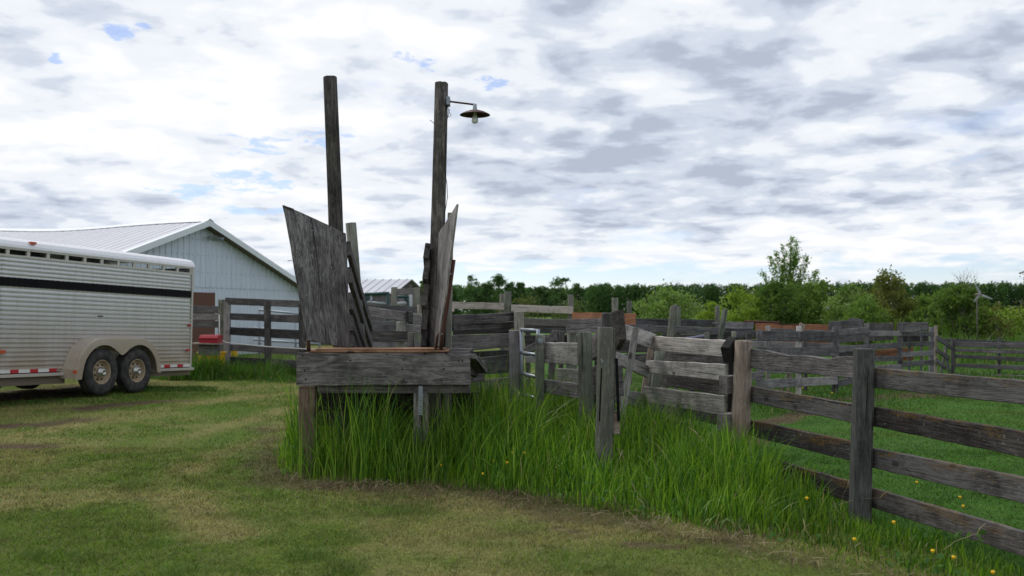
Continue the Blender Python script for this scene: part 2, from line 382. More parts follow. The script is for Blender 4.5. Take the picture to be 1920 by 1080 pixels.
def blade_mat(name, transl=0.35, rough=0.5, spec=0.3):
    """colour of every blade or leaf comes from its own vertex colour (its own hue, no shading)"""
    k = NT(name); a = k.n('ShaderNodeAttribute', attribute_name='Col')
    b = k.n('ShaderNodeBsdfPrincipled'); k.set(b.inputs['Base Color'], a.outputs['Color']); b.inputs['Roughness'].default_value = rough; b.inputs['Specular IOR Level'].default_value = spec
    tr = k.n('ShaderNodeBsdfTranslucent'); k.set(tr.inputs[0], k.mix(0.5, a.outputs['Color'], k.mix(1.0, a.outputs['Color'], (1.5, 1.7, 0.5), 'MULTIPLY')))
    mx = k.n('ShaderNodeMixShader'); mx.inputs[0].default_value = transl
    k.t.links.new(b.outputs[0], mx.inputs[1]); k.t.links.new(tr.outputs[0], mx.inputs[2]); k.t.links.new(mx.outputs[0], k.out.inputs[0])
    return k.m
M_blade = blade_mat('tall_grass_blades', 0.35, 0.45, 0.35)
M_lawn = blade_mat('short_grass_blades', 0.25, 0.6, 0.2)
M_leaf = blade_mat('leaves', 0.35, 0.6, 0.2)
M_conif = blade_mat('forest_leaves', 0.30, 0.7, 0.1)
def ground_mat():
    k = NT('ground_soil_and_turf'); a = k.n('ShaderNodeAttribute', attribute_name='Col'); g = k.n('ShaderNodeNewGeometry'); p = g.outputs['Position']
    n1 = k.noise(p, 55, 4, 0.7); n2 = k.noise(p, 8, 5, 0.6)
    c = k.mix(k.rng(n1, 0.3, 0.7), k.mix(1.0, a.outputs['Color'], (0.55, 0.55, 0.55), 'MULTIPLY'), k.mix(1.0, a.outputs['Color'], (1.35, 1.35, 1.3), 'MULTIPLY'))
    c = k.mix(k.math('MULTIPLY', k.rng(n2, 0.35, 0.7), 0.35), c, k.mix(1.0, a.outputs['Color'], (0.75, 0.8, 0.7), 'MULTIPLY'))
    k.bsdf(c, 0.95, 0, k.bump(k.math('ADD', n1, n2), 0.6, 0.03), 0.1); return k.m
M_ground = ground_mat()
def bark_mat():
    k = NT('bark'); v = k.n('ShaderNodeTexCoord').outputs['Object']
    k.bsdf(k.mix(k.noise(v, 12, 4, 0.6), (0.05, 0.045, 0.038), (0.16, 0.145, 0.12)), 0.9); return k.m
M_bark = bark_mat()
def plain(name, c, r=0.8):
    k = NT(name); v = k.n('ShaderNodeTexCoord').outputs['Object']
    k.bsdf(k.mix(k.noise(v, 14, 3), tuple(q*0.8 for q in c), tuple(min(1, q*1.15) for q in c)), r); return k.m
M_dand = plain('dandelion_yellow', (0.80, 0.50, 0.01)); M_stem = plain('flower_stem_green', (0.10, 0.17, 0.04))
M_void = plain('dark_interior_and_slot_shade', (0.05, 0.048, 0.045))  # dark inside tone; on the slot plates it is painted interior shade

# ------------------------------------------------------------------ ground colour (albedo) as a function of place
G = ground
front_edge = [G(505, 800), G(508, 850), G(535, 900), G(620, 912), G(780, 920), G(960, 935), G(1130, 968), G(1250, 990), G(1400, 1020), G(1600, 1062), G(1800, 1110)]
tan_swath = [G(560, 905), G(700, 925), G(850, 945), G(1000, 965), G(1120, 990)]
arcs = [[G(420, 1000), G(345, 940), G(330, 900), G(370, 860), G(470, 825), G(560, 800)],
        [G(-100, 850), G(120, 800), G(330, 765), G(520, 742), G(556, 740)],
        [G(-60, 960), G(120, 895), G(300, 850), G(420, 800), G(556, 765)]]
greens = [[G(1120, 1050), G(1300, 1040), G(1450, 1050), G(1650, 1085), (2.8, 5.2)], [G(1700, 1090), (3.2, 5.6), (3.4, 5.0)], [G(540, 880), G(600, 850), G(700, 820), G(900, 800)], [G(430, 900), G(500, 880), G(560, 960)], [G(190, 900), G(330, 842), G(480, 810)]]
dirts = [([G(150, 772), G(250, 762), G(330, 757)], 0.35), ([G(-40, 835), G(60, 838)], 0.3), ([G(20, 800), G(110, 795), G(160, 790)], 0.35),
         ([G(1180, 1018), G(1270, 1022)], 0.10), ([G(1040, 990), G(1100, 1000)], 0.07),
         ([G(360, 706), G(450, 706), G(560, 716)], 0.45), ([(-12, 16.0), (-8.5, 16.3), (-8, 19.5)], 1.3)]
pdirts = [([G(1430, 792), G(1500, 775), G(1560, 762)], 0.28), ([G(1600, 748), G(1690, 742), G(1760, 738)], 0.5), ([G(1440, 800), G(1410, 830)], 0.2), ([G(1780, 955), G(1830, 968)], 0.07)]
fence_line = [(1.0, 12.2), (2.17, 9.35), (2.75, 7.75), (3.20, 6.1), (4.4, 2.0)]
def side_of_fence(x, y):
    """>0 inside the paddock (right of the foreground fence)"""
    xs = np.interp(y, [2.0, 6.1, 7.75, 9.35, 12.2, 14.0, 40.0], [4.4, 3.20, 2.75, 2.17, 1.0, 0.6, 0.6])
    return x-xs
def ground_color(x, y):
    n = fbm(x, y, 0.55, 2.0); n2 = fbm(x, y, 2.3, 9.0); n3 = fbm(x, y, 0.16, 30.0)
    green = np.array([0.108, 0.160, 0.024]); dry = np.array([0.285, 0.240, 0.105]); dirt = np.array([0.110, 0.075, 0.050])
    pad = np.array([0.060, 0.140, 0.022]); lush = np.array([0.080, 0.165, 0.020]); fieldc = np.array([0.10, 0.20, 0.035])
    dr = sstep(n*0.6+n2*0.4, 0.42, 0.64)*0.62
    for a in arcs: dr = np.maximum(dr, (1-sstep(pl_dist(x, y, a), 0.10, 0.42))*0.70*(0.5+n2))
    dts = pl_dist(x, y, tan_swath); dr = np.maximum(dr, (1-sstep(dts, 0.05, 0.55))*1.05*np.clip(n2+0.30, 0, 1))
    for a in greens: dr = dr*(0.25+0.75*sstep(pl_dist(x, y, a)+0.4*(n2-0.5), 0.15, 0.7))
    dr = np.clip(dr, 0, 1)[..., None]
    c = green*(1-dr)+dry*dr
    lu = (sstep(n3, 0.50, 0.66)*0.5)[..., None]*(1-dr); c = c*(1-lu)+lush*lu
    pm = sstep(side_of_fence(x, y), -0.12, 0.10)
    pc = pad*(0.72+0.6*n2[..., None])*(1-0.35*sstep(n, 0.5, 0.75)[..., None]); pc[..., 0] += 0.012*(n > 0.55)
    c = c*(1-pm[..., None])+pc*pm[..., None]
    dm = np.zeros(np.shape(x))
    for a, w in dirts: dm = np.maximum(dm, (1-sstep(pl_dist(x, y, a)+2.6*w*(0.5*n2+0.5*fbm(x, y, 5.0, 61)-0.5), w*0.1, w*1.3))*(1-pm))
    dm = np.maximum(dm, (1-sstep(pl_dist(x, y, front_edge)+0.9*(n2-0.5), 0.0, 0.34))*0.65*(1-pm))
    for a, w in pdirts: dm = np.maximum(dm, (1-sstep(pl_dist(x, y, a)+0.6*w*(n2-0.5)*2, w*0.5, w*1.1))*0.9)
    c = c*(1-dm[..., None])+dirt*(0.7+0.6*n2[..., None])*dm[..., None]
    fm = sstep(y, 45, 80)[..., None]; c = c*(1-fm)+fieldc*(0.8+0.4*fbm(x, y, 0.03, 4)[..., None])*fm
    return c, dm
def axis(lo, hi, step, far, n):
    core = np.arange(lo, hi+step/2, step); g = np.geomspace(step*1.5, far, n)
    return core, g
xs = np.concatenate([-13-np.geomspace(0.2, 900, 34)[::-1], np.arange(-13, 15, 0.11), 15+np.geomspace(0.2, 900, 34)])
ys = np.concatenate([3-np.geomspace(0.2, 200, 16)[::-1], np.arange(3, 27, 0.11), 27+np.geomspace(0.2, 1400, 60)])
gx, gy = np.meshgrid(xs, ys, indexing='ij')
cc, dm = ground_color(gx, gy)
zz = gz(gx, gy)+0.020*(fbm(gx, gy, 1.1, 5)-0.5)*(1-sstep(np.hypot(gx, gy), 20, 60))-0.01
Vg = np.stack([gx, gy, zz], -1).reshape(-1, 3)
nx, ny = len(xs), len(ys); ii, jj = np.meshgrid(np.arange(nx-1), np.arange(ny-1), indexing='ij')
q = (ii*ny+jj).ravel(); quads = np.stack([q, q+ny, q+ny+1, q+1], -1)
me = fast_mesh(Vg, quads, cc.reshape(-1, 3)*0.9, quads=True)
go = link('ground', me, M_ground, smooth=True); go['kind'] = 'structure'

# ------------------------------------------------------------------ grass blades
def blades(name, x, y, h, w, lean, colr, mat, label, segs=3, cat='grass', z0=None):
    n = len(x); az = RNG.uniform(0, 2*np.pi, n); fa = RNG.uniform(0, 2*np.pi, n)
    wind = 0.18
    lx = np.cos(az)*lean+wind*lean; ly = np.sin(az)*lean
    wx = np.cos(fa)*w*0.5; wy = np.sin(fa)*w*0.5
    z0 = gz(x, y)-0.01 if z0 is None else z0
    ts = np.linspace(0, 1, segs+1)
    rows = []
    for t in ts:
        cxp = x+lx*h*t**2.1; cyp = y+ly*h*t**2.1; czp = z0+h*(t-0.28*np.minimum(lean, 1.2)*t**3)
        ww = (1-t**2.2)**0.7 if t < 1 else 0.0
        ww = ww*(0.75+0.25*min(1, t*4))
        if t < 1: rows.append(np.stack([cxp-wx*ww, cyp-wy*ww, czp], -1)); rows.append(np.stack([cxp+wx*ww, cyp+wy*ww, czp], -1))
        else: rows.append(np.stack([cxp, cyp, czp], -1))
    V = np.stack(rows, 1); nv = V.shape[1]
    tri = []
    for s in range(segs-1): a = 2*s; tri += [(a, a+1, a+3), (a, a+3, a+2)]
    a = 2*(segs-1); tri.append((a, a+1, a+2))
    T = (np.arange(n)[:, None, None]*nv+np.array(tri)[None]).reshape(-1, 3)
    C = np.repeat(colr[:, None, :], nv, axis=1).reshape(-1, 3)
    me = fast_mesh(V.reshape(-1, 3), T, C)
    o = link(name, me, mat); tag(o, label, cat, kind='stuff'); return o

tall_poly = [G(510, 850), G(528, 892), G(620, 906), G(780, 912), G(960, 925), G(1130, 958), G(1250, 980), G(1400, 1006), G(1600, 1048), G(1800, 1088), (3.0, 5.0), (3.5, 5.0),
             (3.28, 6.1), (2.86, 7.8), (2.30, 9.4), (1.9, 10.4), (1.3, 11.2), (0.9, 12.6), (0.1, 13.2), (-0.5, 12.8), (-0.9, 12.0), (-2.2, 12.0), (-2.45, 10.4)]
def tall_height(x, y):
    e = pl_dist(x, y, front_edge[1:])
    base = 0.10+0.56*sstep(e, 0.05, np.interp(x, [-1.7, -1.2, -0.4, 0.5, 2.0], [0.18, 0.50, 0.85, 1.30, 1.25]))
    rr = sstep(x-0.34*y, -0.85, 0.05); base = base*(1-0.78*rr)
    base = base*(0.42+1.15*fbm(x, y, 2.2, 8, 2))
    base = base*(1-0.30*sstep(x, 0.55, 0.95)); base = np.where((y > 11.0), base*0.95, base)
    under = (x > -2.0) & (x < -0.45) & (y > 9.35); base = np.where(under, base*0.74, base)
    return base
n0 = 105000
X = RNG.uniform(-2.6, 3.7, n0); Y = RNG.uniform(5.0, 13.3, n0)
k = in_poly(X, Y, tall_poly); X, Y = X[k], Y[k]
clump = fbm(X, Y, 3.2, 4); kk = RNG.random(len(X)) < (1-0.30*sstep(X-0.34*Y, -1.0, -0.5))* np.clip(0.45+1.3*(clump-0.25), 0.15, 1)*(0.35+0.65*sstep(pl_dist(X, Y, front_edge), 0.0, 0.5)); X, Y = X[kk], Y[kk]
H = tall_height(X, Y)*RNG.uniform(0.35, 1.28, len(X))*(0.80+0.45*fbm(X, Y, 4.5, 31))
hue = RNG.random(len(X))[:, None]; cl = fbm(X, Y, 1.4, 21)[:, None]
c1 = np.array([0.028, 0.100, 0.008]); c2 = np.array([0.225, 0.370, 0.030]); c3 = np.array([0.34, 0.29, 0.14])
hue = hue**1.5; C = c1*(1-hue)+c2*hue; C = C*(0.50+1.0*cl)
dryb = (RNG.random(len(X)) < 0.018)[:, None]; C = np.where(dryb, c3, C)
blades('tall_grass', X, Y, H, RNG.uniform(0.005, 0.011, len(X))*(1+0.6*(RNG.random(len(X)) < 0.12)), RNG.uniform(0.04, 0.42, len(X))+0.55*(RNG.random(len(X)) < 0.12), C, M_blade,
       'tall bright green grass growing under the loading chute and along the foreground fence', 4)
# dead thatch at the foot of the tall grass
n_ = 6500; t_ = RNG.uniform(0, len(front_edge)-1.001, n_); i_ = t_.astype(int); f_ = (t_-i_)[:, None]; fe_ = np.array(front_edge)
Q = fe_[i_]*(1-f_)+fe_[i_+1]*f_+RNG.normal(size=(n_, 2))*np.array([.16, .24])+np.array([0.03, 0.10]); k = fbm(Q[:, 0], Q[:, 1], 2.4, 71) > 0.52; Q = Q[k]; r1_ = RNG.random(len(Q))[:, None]
Ct = np.array([0.10, 0.072, 0.045])*(1-r1_)+np.array([0.33, 0.26, 0.155])*r1_**1.6
blades('dead_thatch', Q[:, 0], Q[:, 1], RNG.uniform(.02, .11, len(Q)), RNG.uniform(.003, .007, len(Q)), RNG.uniform(.5, 2.0, len(Q)), Ct, M_lawn, 'brown dead thatch matted along the foot of the tall grass', 3)
# rank grass by the far left fence and a tuft beside the trailer wheels
def patch(poly, n, h0, name, label, wid=0.018, c1=np.array([0.045, 0.115, 0.015]), c2=np.array([0.085, 0.17, 0.022]), seg=3):
    px_ = [p[0] for p in poly]; py_ = [p[1] for p in poly]
    X = RNG.uniform(min(px_), max(px_), n); Y = RNG.uniform(min(py_), max(py_), n); k = in_poly(X, Y, poly); X, Y = X[k], Y[k]
    nn = fbm(X, Y, 0.9, 3, 3); ed = sstep(pl_dist(X, Y, poly+[poly[0]])+.8*(nn-.5), 0.0, 0.9); H = h0*(0.20+1.7*nn**1.3)*(.25+.75*ed)*RNG.uniform(0.5, 1.3, len(X))
    hue = RNG.random(len(X))[:, None]; C = (c1*(1-hue)+c2*hue)*(0.7+0.6*nn[:, None])
    dryb = (RNG.random(len(X)) < 0.06)[:, None]; C = np.where(dryb, np.array([0.27, 0.23, 0.12]), C)
    blades(name, X, Y, H, RNG.uniform(wid*0.7, wid*1.3, len(X)), RNG.uniform(0.05, 0.6, len(X)), C, M_blade, label, seg)
patch([(-7.3, 21.0), (-4.4, 20.6), (-4.2, 25.5), (-8.5, 27.5), (-8.5, 22.5)], 14000, 0.42, 'rank_grass', 'rank green grass growing along the grey board fence beside the barn')
patch([(-7.35, 21.1), (-6.0, 21.1), (-6.0, 21.9), (-7.35, 21.9)], 1500, 0.60, 'rank_grass', 'long grass half hiding the yellow tub by the corner post')
patch([(-7.0, 17.6), (-5.3, 17.9), (-5.6, 19.0), (-7.0, 19.0)], 2600, 0.20, 'grass_tuft', 'green grass tufts growing behind the trailer wheels', 0.014)
patch([(-8.6, 14.6), (-6.3, 15.7), (-5.6, 17.2), (-5.9, 17.5), (-6.9, 16.6), (-8.8, 15.2)], 4200, 0.11, 'wheel_side_grass', 'unmown grass growing at the foot of the trailer wheels', 0.012)
patch([(1.5, 13.5), (5.5, 14.5), (13.0, 23.0), (13.5, 30.0), (5.0, 30.0), (1.6, 18.0)], 20000, 0.09, 'corral_grass', 'green grass growing inside the far corral pens', 0.022, np.array([0.040, 0.100, 0.014]), np.array([0.075, 0.15, 0.022]), 2)
patch([(12.0, 27.5), (26.0, 28.0), (30.0, 40.0), (14.0, 40.0)], 16000, 0.55, 'meadow_grass', 'long green meadow grass beyond the far right board fence', 0.035, np.array([0.05, 0.12, 0.016]), np.array([0.10, 0.19, 0.025]), 2)

# mown lawn: short blades, thinner with distance
def lawn(y0, y1, dens, h, w, name, label):
    A = (y1-y0)*2; n = int(dens*0.5*(y0+y1)*1.16*(y1-y0))
    u = RNG.uniform(-0.58, 0.58, n); Yv = np.sqrt(RNG.uniform(y0*y0, y1*y1, n)); Xv = u*Yv
    c, dmm = ground_color(Xv, Yv)
    pad = side_of_fence(Xv, Yv) > 0
    keep = (RNG.random(n) > dmm*0.85) & ~(in_poly(Xv, Yv, tall_poly) & (tall_height(Xv, Yv) > 0.30))
    Xv, Yv, c, dmm, pad = Xv[keep], Yv[keep], c[keep], dmm[keep], pad[keep]
    n = len(Xv); r = RNG.random(n)[:, None]
    fr = fbm(Xv, Yv, 4.0, 17)
    C = c*(0.45+1.35*r)
    dead = (RNG.random(n) < 0.11)[:, None]&(~pad)[:, None]; C = np.where(dead, np.array([0.26, 0.21, 0.125])*(0.7+0.5*r), C)
    fresh = (RNG.random(n) < 0.14)[:, None]; C = np.where(fresh & ~dead, np.array([0.085, 0.17, 0.022])*(0.8+0.5*r), C)
    Hh = h*(0.45+1.1*fr)*RNG.uniform(0.5, 1.3, n)*np.where(pad, 1.15, 1.0)
    tuft = sstep(vnoise(Xv, Yv, 3.1, 40), 0.72, 0.92)*(dmm < .2); Hh = Hh*(1+1.5*tuft*(RNG.random(n) < 0.6)); C = C*(1-0.5*tuft[:, None])+np.array([0.085, 0.175, 0.024])*0.5*tuft[:, None]; C = C*(0.72+0.62*vnoise(Xv, Yv, 9.0, 12)[:, None])
    blades(name, Xv, Yv, Hh, RNG.uniform(0.7, 1.3, n)*w, RNG.uniform(0.3, 1.5, n), C, M_lawn, label, 1 if y0 > 9 else 2, z0=gz(Xv, Yv)-0.014)
lawn(4.6, 7.5, 6500, 0.030, 0.0045, 'lawn_grass', 'short mown patchy grass in the foreground')
lawn(7.5, 11.0, 3600, 0.032, 0.0065, 'mown_grass', 'short mown patchy grass beside the chute and in the paddock')
lawn(11.0, 24.0, 1000, 0.036, 0.014, 'yard_grass', 'short grass of the farm yard and corrals further back')

# broad leaved weeds and dry seed stalks scattered in the tall grass
n_ = 5200; X = RNG.uniform(-2.2, 3.4, n_); Y = RNG.uniform(5.3, 12.5, n_); k = in_poly(X, Y, tall_poly) & (fbm(X, Y, 1.1, 55) > 0.56); X, Y = X[k], Y[k]
rr_ = RNG.random(len(X))[:, None]; Cw = np.array([0.040, 0.105, 0.020])*(1-rr_)+np.array([0.11, 0.22, 0.05])*rr_
WEED = (X, Y, Cw)
for q in range(70):
    x = RNG.uniform(-2.0, 2.9); y = RNG.uniform(6.3, 11.5)
    if not in_poly(np.array([x]), np.array([y]), tall_poly)[0]: continue
mbs = MB()
for q in range(42):
    x = RNG.uniform(-2.0, 2.9); y = RNG.uniform(6.2, 11.5)
    if not in_poly(np.array([x]), np.array([y]), tall_poly)[0]: continue
    h = float(tall_height(np.array([x]), np.array([y]))[0])*RNG.uniform(.7, 1.25); ax, ay = RNG.normal(0, .14, 2)
    a = Vector((x, y, 0)); c = Vector((x+ax, y+ay, h)); m_ = a.lerp(c, .55)-Vector((ax*.2, ay*.2, 0)); mbs.tube([a, m_, c], [.0016, .0013, .001], 3, False)
    mbs.tube([c-Vector((0, 0, .01)), c+Vector((ax*.1, ay*.1, .03)), c+Vector((ax*.3, ay*.3, .065))], [.0015, .004, .001], 4, False)
# straw litter along the edge of the tall grass
mb = MB()
for i in range(330):
    t = random.random()*(len(front_edge)-3)+1; a = int(t); fr = t-a
    p = Vector(front_edge[a])*(1-fr)+Vector(front_edge[a+1])*fr
    
    if vnoise(p.x, p.y, 1.6, 3) < random.uniform(0.25, 0.75): continue
    x = p.x+random.gauss(0, 0.16); y = p.y+random.gauss(-0.02, 0.17); an = random.uniform(0, 6.28); l = random.uniform(0.03, 0.16); z = random.uniform(0.0, 0.03)
    b = random.uniform(-.04, .04)
    mb.tube([(x, y, z+0.004), (x+math.cos(an)*l/2-b*math.sin(an), y+math.sin(an)*l/2+b*math.cos(an), z+random.uniform(0.005, 0.05)), (x+math.cos(an)*l, y+math.sin(an)*l, z+0.004)], [0.0016, 0.002, 0.001], 3, False)
M_straw = plain('straw', (0.36, 0.28, 0.17))
tag(mbs.build('seed_stalks', M_straw), 'thin dry seed stalks standing in the tall grass', 'grass', kind='stuff')
o = mb.build('straw_litter', M_straw); tag(o, 'pale dead straw and stalks littering the edge of the tall grass', 'straw', kind='stuff')

# ------------------------------------------------------------------ timber pieces
def plank_mesh(Ln, h1, h2, th, seed, prof=None, nseg=6, rough=0.004, bottom=None):
    r = random.Random(seed); V = []; Fc = []
    ch = min(0.006, th*0.2)
    n = nseg+1; bow = r.uniform(-1, 1)*0.004*Ln; e0 = r.uniform(-0.006, 0.006); e1 = r.uniform(-0.006, 0.006)
    for i in range(n):
        t = i/(n-1); x = (t-0.5)*Ln; h = (h1*(1-t)+h2*t)/2
        top = h+r.uniform(-1, 1)*rough; bot = -h+r.uniform(-1, 1)*rough
        if prof: top += float(np.interp(t, [q[0] for q in prof], [q[1] for q in prof]))
        if bottom: bot += float(np.interp(t, [q[0] for q in bottom], [q[1] for q in bottom]))
        yb = bow*math.sin(math.pi*t); a = th/2
        sh = (e0 if i == 0 else e1 if i == n-1 else 0)
        for (yy, z_, s) in ((-a, bot+ch, -1), (-a+ch, bot, -1), (a-ch, bot, -1), (a, bot+ch, -1), (a, top-ch, 1), (a-ch, top, 1), (-a+ch, top, 1), (-a, top-ch, 1)):
            V.append((x+sh*s, yy+yb, z_))
    for i in range(n-1):
        for k in range(8):
            a = i*8+k; b = i*8+(k+1) % 8; Fc.append((a, a+8, b+8, b))
    Fc.append(tuple(range(8))); Fc.append(tuple(range((n-1)*8, n*8))[::-1])
    return mesh(V, Fc)
SEED = [100]
def basis(p1, p2, up=Vector((0, 0, 1))):
    x = (p2-p1).normalized(); y = up.cross(x).normalized(); z = x.cross(y)
    return Matrix(((x.x, y.x, z.x), (x.y, y.y, z.y), (x.z, y.z, z.z))).to_4x4()
def plank(parent, a, b, mat, th=0.04, name='rail', off=0.0, prof=None, nseg=6, rough=0.003, label=None, bottom=None):
    """board between (x, ytop, ybottom, distance) and the same at the other end"""
    (x1, t1, b1, Y1), (x2, t2, b2, Y2) = a, b
    A, A2, B, B2 = at(x1, t1, Y1), at(x1, b1, Y1), at(x2, t2, Y2), at(x2, b2, Y2)
    p1 = (A+A2)/2; p2 = (B+B2)/2; h1 = (A-A2).length; h2 = (B-B2).length
    M = basis(p1, p2); c = (p1+p2)/2
    if off: c = c+Vector((0, off, 0))
    M = Matrix.Translation(c) @ M; SEED[0] += 1
    me = plank_mesh((p2-p1).length, h1, h2, th, SEED[0], prof, nseg, rough, bottom)
    o = link(name, me, mat, parent, M)
    if label: o['label'] = label
    return o
def round_post_mesh(Ln, r0, r1, seed, n=14, nseg=7, slant=0.0, square=False):
    """long axis = local X, bottom at x=0"""
    r = random.Random(seed); V = []; Fc = []
    ph = [r.uniform(0.94, 1.05) for _ in range(n)]
    for i in range(nseg+1):
        t = i/nseg; rad = r0*(1-t)+r1*t; x = t*Ln
        wob = (r.uniform(-1, 1)*rad*0.04, r.uniform(-1, 1)*rad*0.04)
        for k in range(n):
            an = 2*math.pi*(k+0.5)/n
            if square:
                m = max(abs(math.cos(an)), abs(math.sin(an))); q = min(1/m, 1.30)*0.98
            else: q = ph[k]*r.uniform(0.985, 1.015)
            xx = x+(slant*math.cos(an)*rad+r.uniform(-.003, .003) if i == nseg else 0)
            V.append((xx, math.cos(an)*rad*q+wob[0], math.sin(an)*rad*q+wob[1]))
    for k in range(n):
        v = V[nseg*n+k]; V.append((v[0]+0.006, v[1]*0.88, v[2]*0.88))
    for i in range(nseg+1):
        for k in range(n):
            a = i*n+k; b = i*n+(k+1) % n; Fc.append((a, b, b+n, a+n))
    Fc.append(tuple(range(n))[::-1]); Fc.append(tuple(range((nseg+1)*n, (nseg+2)*n)))
    return mesh(V, Fc)
def post_w(parent, base, top, r0, r1, mat, name='post', square=False, slant=0.0, n=14, label=None, twist=None):
    base, top = Vector(base), Vector(top); SEED[0] += 1
    me = round_post_mesh((top-base).length, r0, r1, SEED[0], n, 7, slant, square)
    M = Matrix.Translation(base) @ basis(base, top, Vector((0, 1, 0)) if twist is None else twist)
    o = link(name, me, mat, parent, M)
    sm = np.zeros(len(me.polygons), dtype=bool)
    if not square: sm[:7*n] = True
    me.polygons.foreach_set('use_smooth', sm)
    if label: o['label'] = label
    return o
def post(parent, xt, yt, xb, yb, wpx, Y, mat=None, name='post', square=False, slant=0.0, n=12, w2=None, label=None, zmin=-0.30):
    """upright at distance Y whose axis passes the two picture points; goes down into the ground"""
    T = at(xt, yt, Y); Bp = at(xb, yb, Y); d = Bp-T
    s = (zmin-T.z)/d.z; base = T+d*s
    r = wpx/F*Y/2; r2 = (w2 or wpx)/F*Y/2
    return post_w(parent, base, T, r2, r, mat or M_post, name, square, slant, n, label)
def base_of(px_, Y): return (float((px_-960)/F*Y), float(Y), 0.0)

# ---- foreground right fence
fe = thing('board_fence', 'dark lichen covered board fence in the right foreground, beside the paddock', 'fence', base_of(1618, 7.7))
post(fe, 1394, 640, 1386, 885, 33, 9.3, M_brown, n=16, w2=37, label='pale brown round post with dark knots and a rough top')
post(fe, 1621, 655, 1613, 945, 34, 7.7, M_gpost, n=16, square=True, w2=36, label='grey squared post')
# a further post of the same fence just outside the frame
post_w(fe, (3.52, 5.35, -0.1), (3.54, 5.35, 1.22), 0.07, 0.068, M_grey)
plank(fe, (1400, 653, 689, 9.36), (1606, 668, 710, 7.82), M_grey, 0.04, nseg=14, rough=0.003,
      prof=[(0, 0), (.19, -0.002), (.3, -0.018), (.42, -0.035), (.6, -0.022), (.72, -0.030), (.80, -0.045), (.86, -0.012), (1, 0)], label='grey top rail with a broken wavy upper edge')
plank(fe, (1400, 722, 752, 9.42), (1606, 758, 794, 7.86), M_lich, 0.04, nseg=10)
plank(fe, (1402, 786, 816, 9.42), (1606, 828, 866, 7.86), M_lich, 0.04, nseg=10)
plank(fe, (1425, 853, 882, 9.2), (1606, 905, 945, 7.86), M_lich, 0.04, nseg=10)
def ext(a, b, k):     # carry a rail on beyond the frame: k = where along the world line
    return a, b
E1 = 6.1
def railR(yl, yb, yr, yrb, mat=M_lich):
    A, A2 = at(1630, yl, 7.78), at(1630, yb, 7.78); B, B2 = at(1920, yr, E1+0.08), at(1920, yrb, E1+0.08)
    k = 1.42; B = A+(B-A)*k; B2 = A2+(B2-A2)*k
    p1 = (A+A2)/2; p2 = (B+B2)/2; SEED[0] += 1
    me = plank_mesh((p2-p1).length, (A-A2).length, (B-B2).length, 0.04, SEED[0], None, 18, 0.003)
    link('rail', me, mat, fe, Matrix.Translation((p1+p2)/2) @ basis(p1, p2))
railR(688, 725, 713, 759); railR(761, 797, 808, 857); railR(838, 875, 895, 944); railR(913, 949, 996, 1043)

# ---- centre post with hanging strap
gp = thing('gate_post', 'thick cracked round post with black straps in the tall grass', 'post', base_of(1135, 8.7))
post(gp, 1137, 615, 1132, 905, 33, 8.7, M_post, n=18, w2=35)
mb = MB()
for (x1, y1, x2, y2, Y, w) in ((1128, 690, 1124, 790, 8.58, .006), (1156, 672, 1160, 790, 8.66, .012)):
    a, b = at(x1, y1, Y), at(x2, y2, Y); mb.add([a-Vector((w, 0, 0)), a+Vector((w, 0, 0)), b+Vector((w, 0, 0)), b-Vector((w, 0, 0)), a+Vector((-w, .008, 0)), a+Vector((w, .008, 0)), b+Vector((w, .008, 0)), b+Vector((-w, .008, 0))],
          [(0, 1, 2, 3), (4, 7, 6, 5), (0, 4, 5, 1), (1, 5, 6, 2), (2, 6, 7, 3), (3, 7, 4, 0)])
mb.build('strap', M_black, gp)
MB().tube([at(1127, 673, 8.58), at(1131, 680, 8.56), at(1133, 690, 8.58)], 0.004, 6).build('wire', M_strap, gp)
hb = thing('hanging_block', 'small striped wooden block hanging at the end of the black strap on the cracked post', 'wood block', base_of(1156, 8.68))
plank(hb, (1149.5, 771, 814, 8.7), (1161.5, 769, 815, 8.7), M_brown, 0.05, name='block', nseg=2)
lt = thing('latch_board', 'dark upright board fixed behind the cracked post', 'board', base_of(1160, 9.0))
plank(lt, (1153, 684, 745, 8.95), (1166, 684, 742, 8.98), M_dark, 0.05, name='board', nseg=2)
pb = thing('back_post', 'squared grey post with a dark upright plank end behind the cracked post', 'post', base_of(1141, 9.5))
post(pb, 1142, 588, 1140, 700, 28, 9.6, M_grey, square=True)
plank(pb, (1155, 584, 652, 9.3), (1167, 580, 641, 9.15), M_vdark, 0.06, name='plank_end', nseg=2, bottom=[(0, -0.03), (1, 0.02)])
p2 = thing('fence_post', 'greenish round post left of the cracked post, standing alone in tall grass', 'post', base_of(1096, 10.1))
post(p2, 1096, 624, 1099, 760, 27, 10.1, M_post, n=16, w2=30)

# ---- low board fence between bolted post and greenish post
lf = thing('low_board_fence', 'short low board fence between the bolted post and the greenish round post', 'fence', base_of(1012, 10.9))
post(lf, 1013, 628, 1012, 740, 18, 10.9, M_post, square=True, label='thin post with a steel bolt through its top')
bm_ = MB(); c = at(1013, 639, 10.83)
bm_.tube([c+Vector((0, 0.02, 0)), c+Vector((0, -0.012, 0))], 0.030, 10); bm_.tube([c+Vector((0, -0.01, 0)), c+Vector((0, -0.035, 0))], 0.014, 6)
bm_.build('bolt', M_galv, lf)
plank(lf, (1020, 642, 681, 10.9), (1086, 643, 686, 10.2), M_light, off=0.06)
plank(lf, (1021, 712, 738, 10.9), (1086, 720, 748, 10.2), M_grey, off=0.06)
plank(lf, (1046, 693, 720, 11.9), (1124, 697, 724, 10.6), M_light, off=0.3)

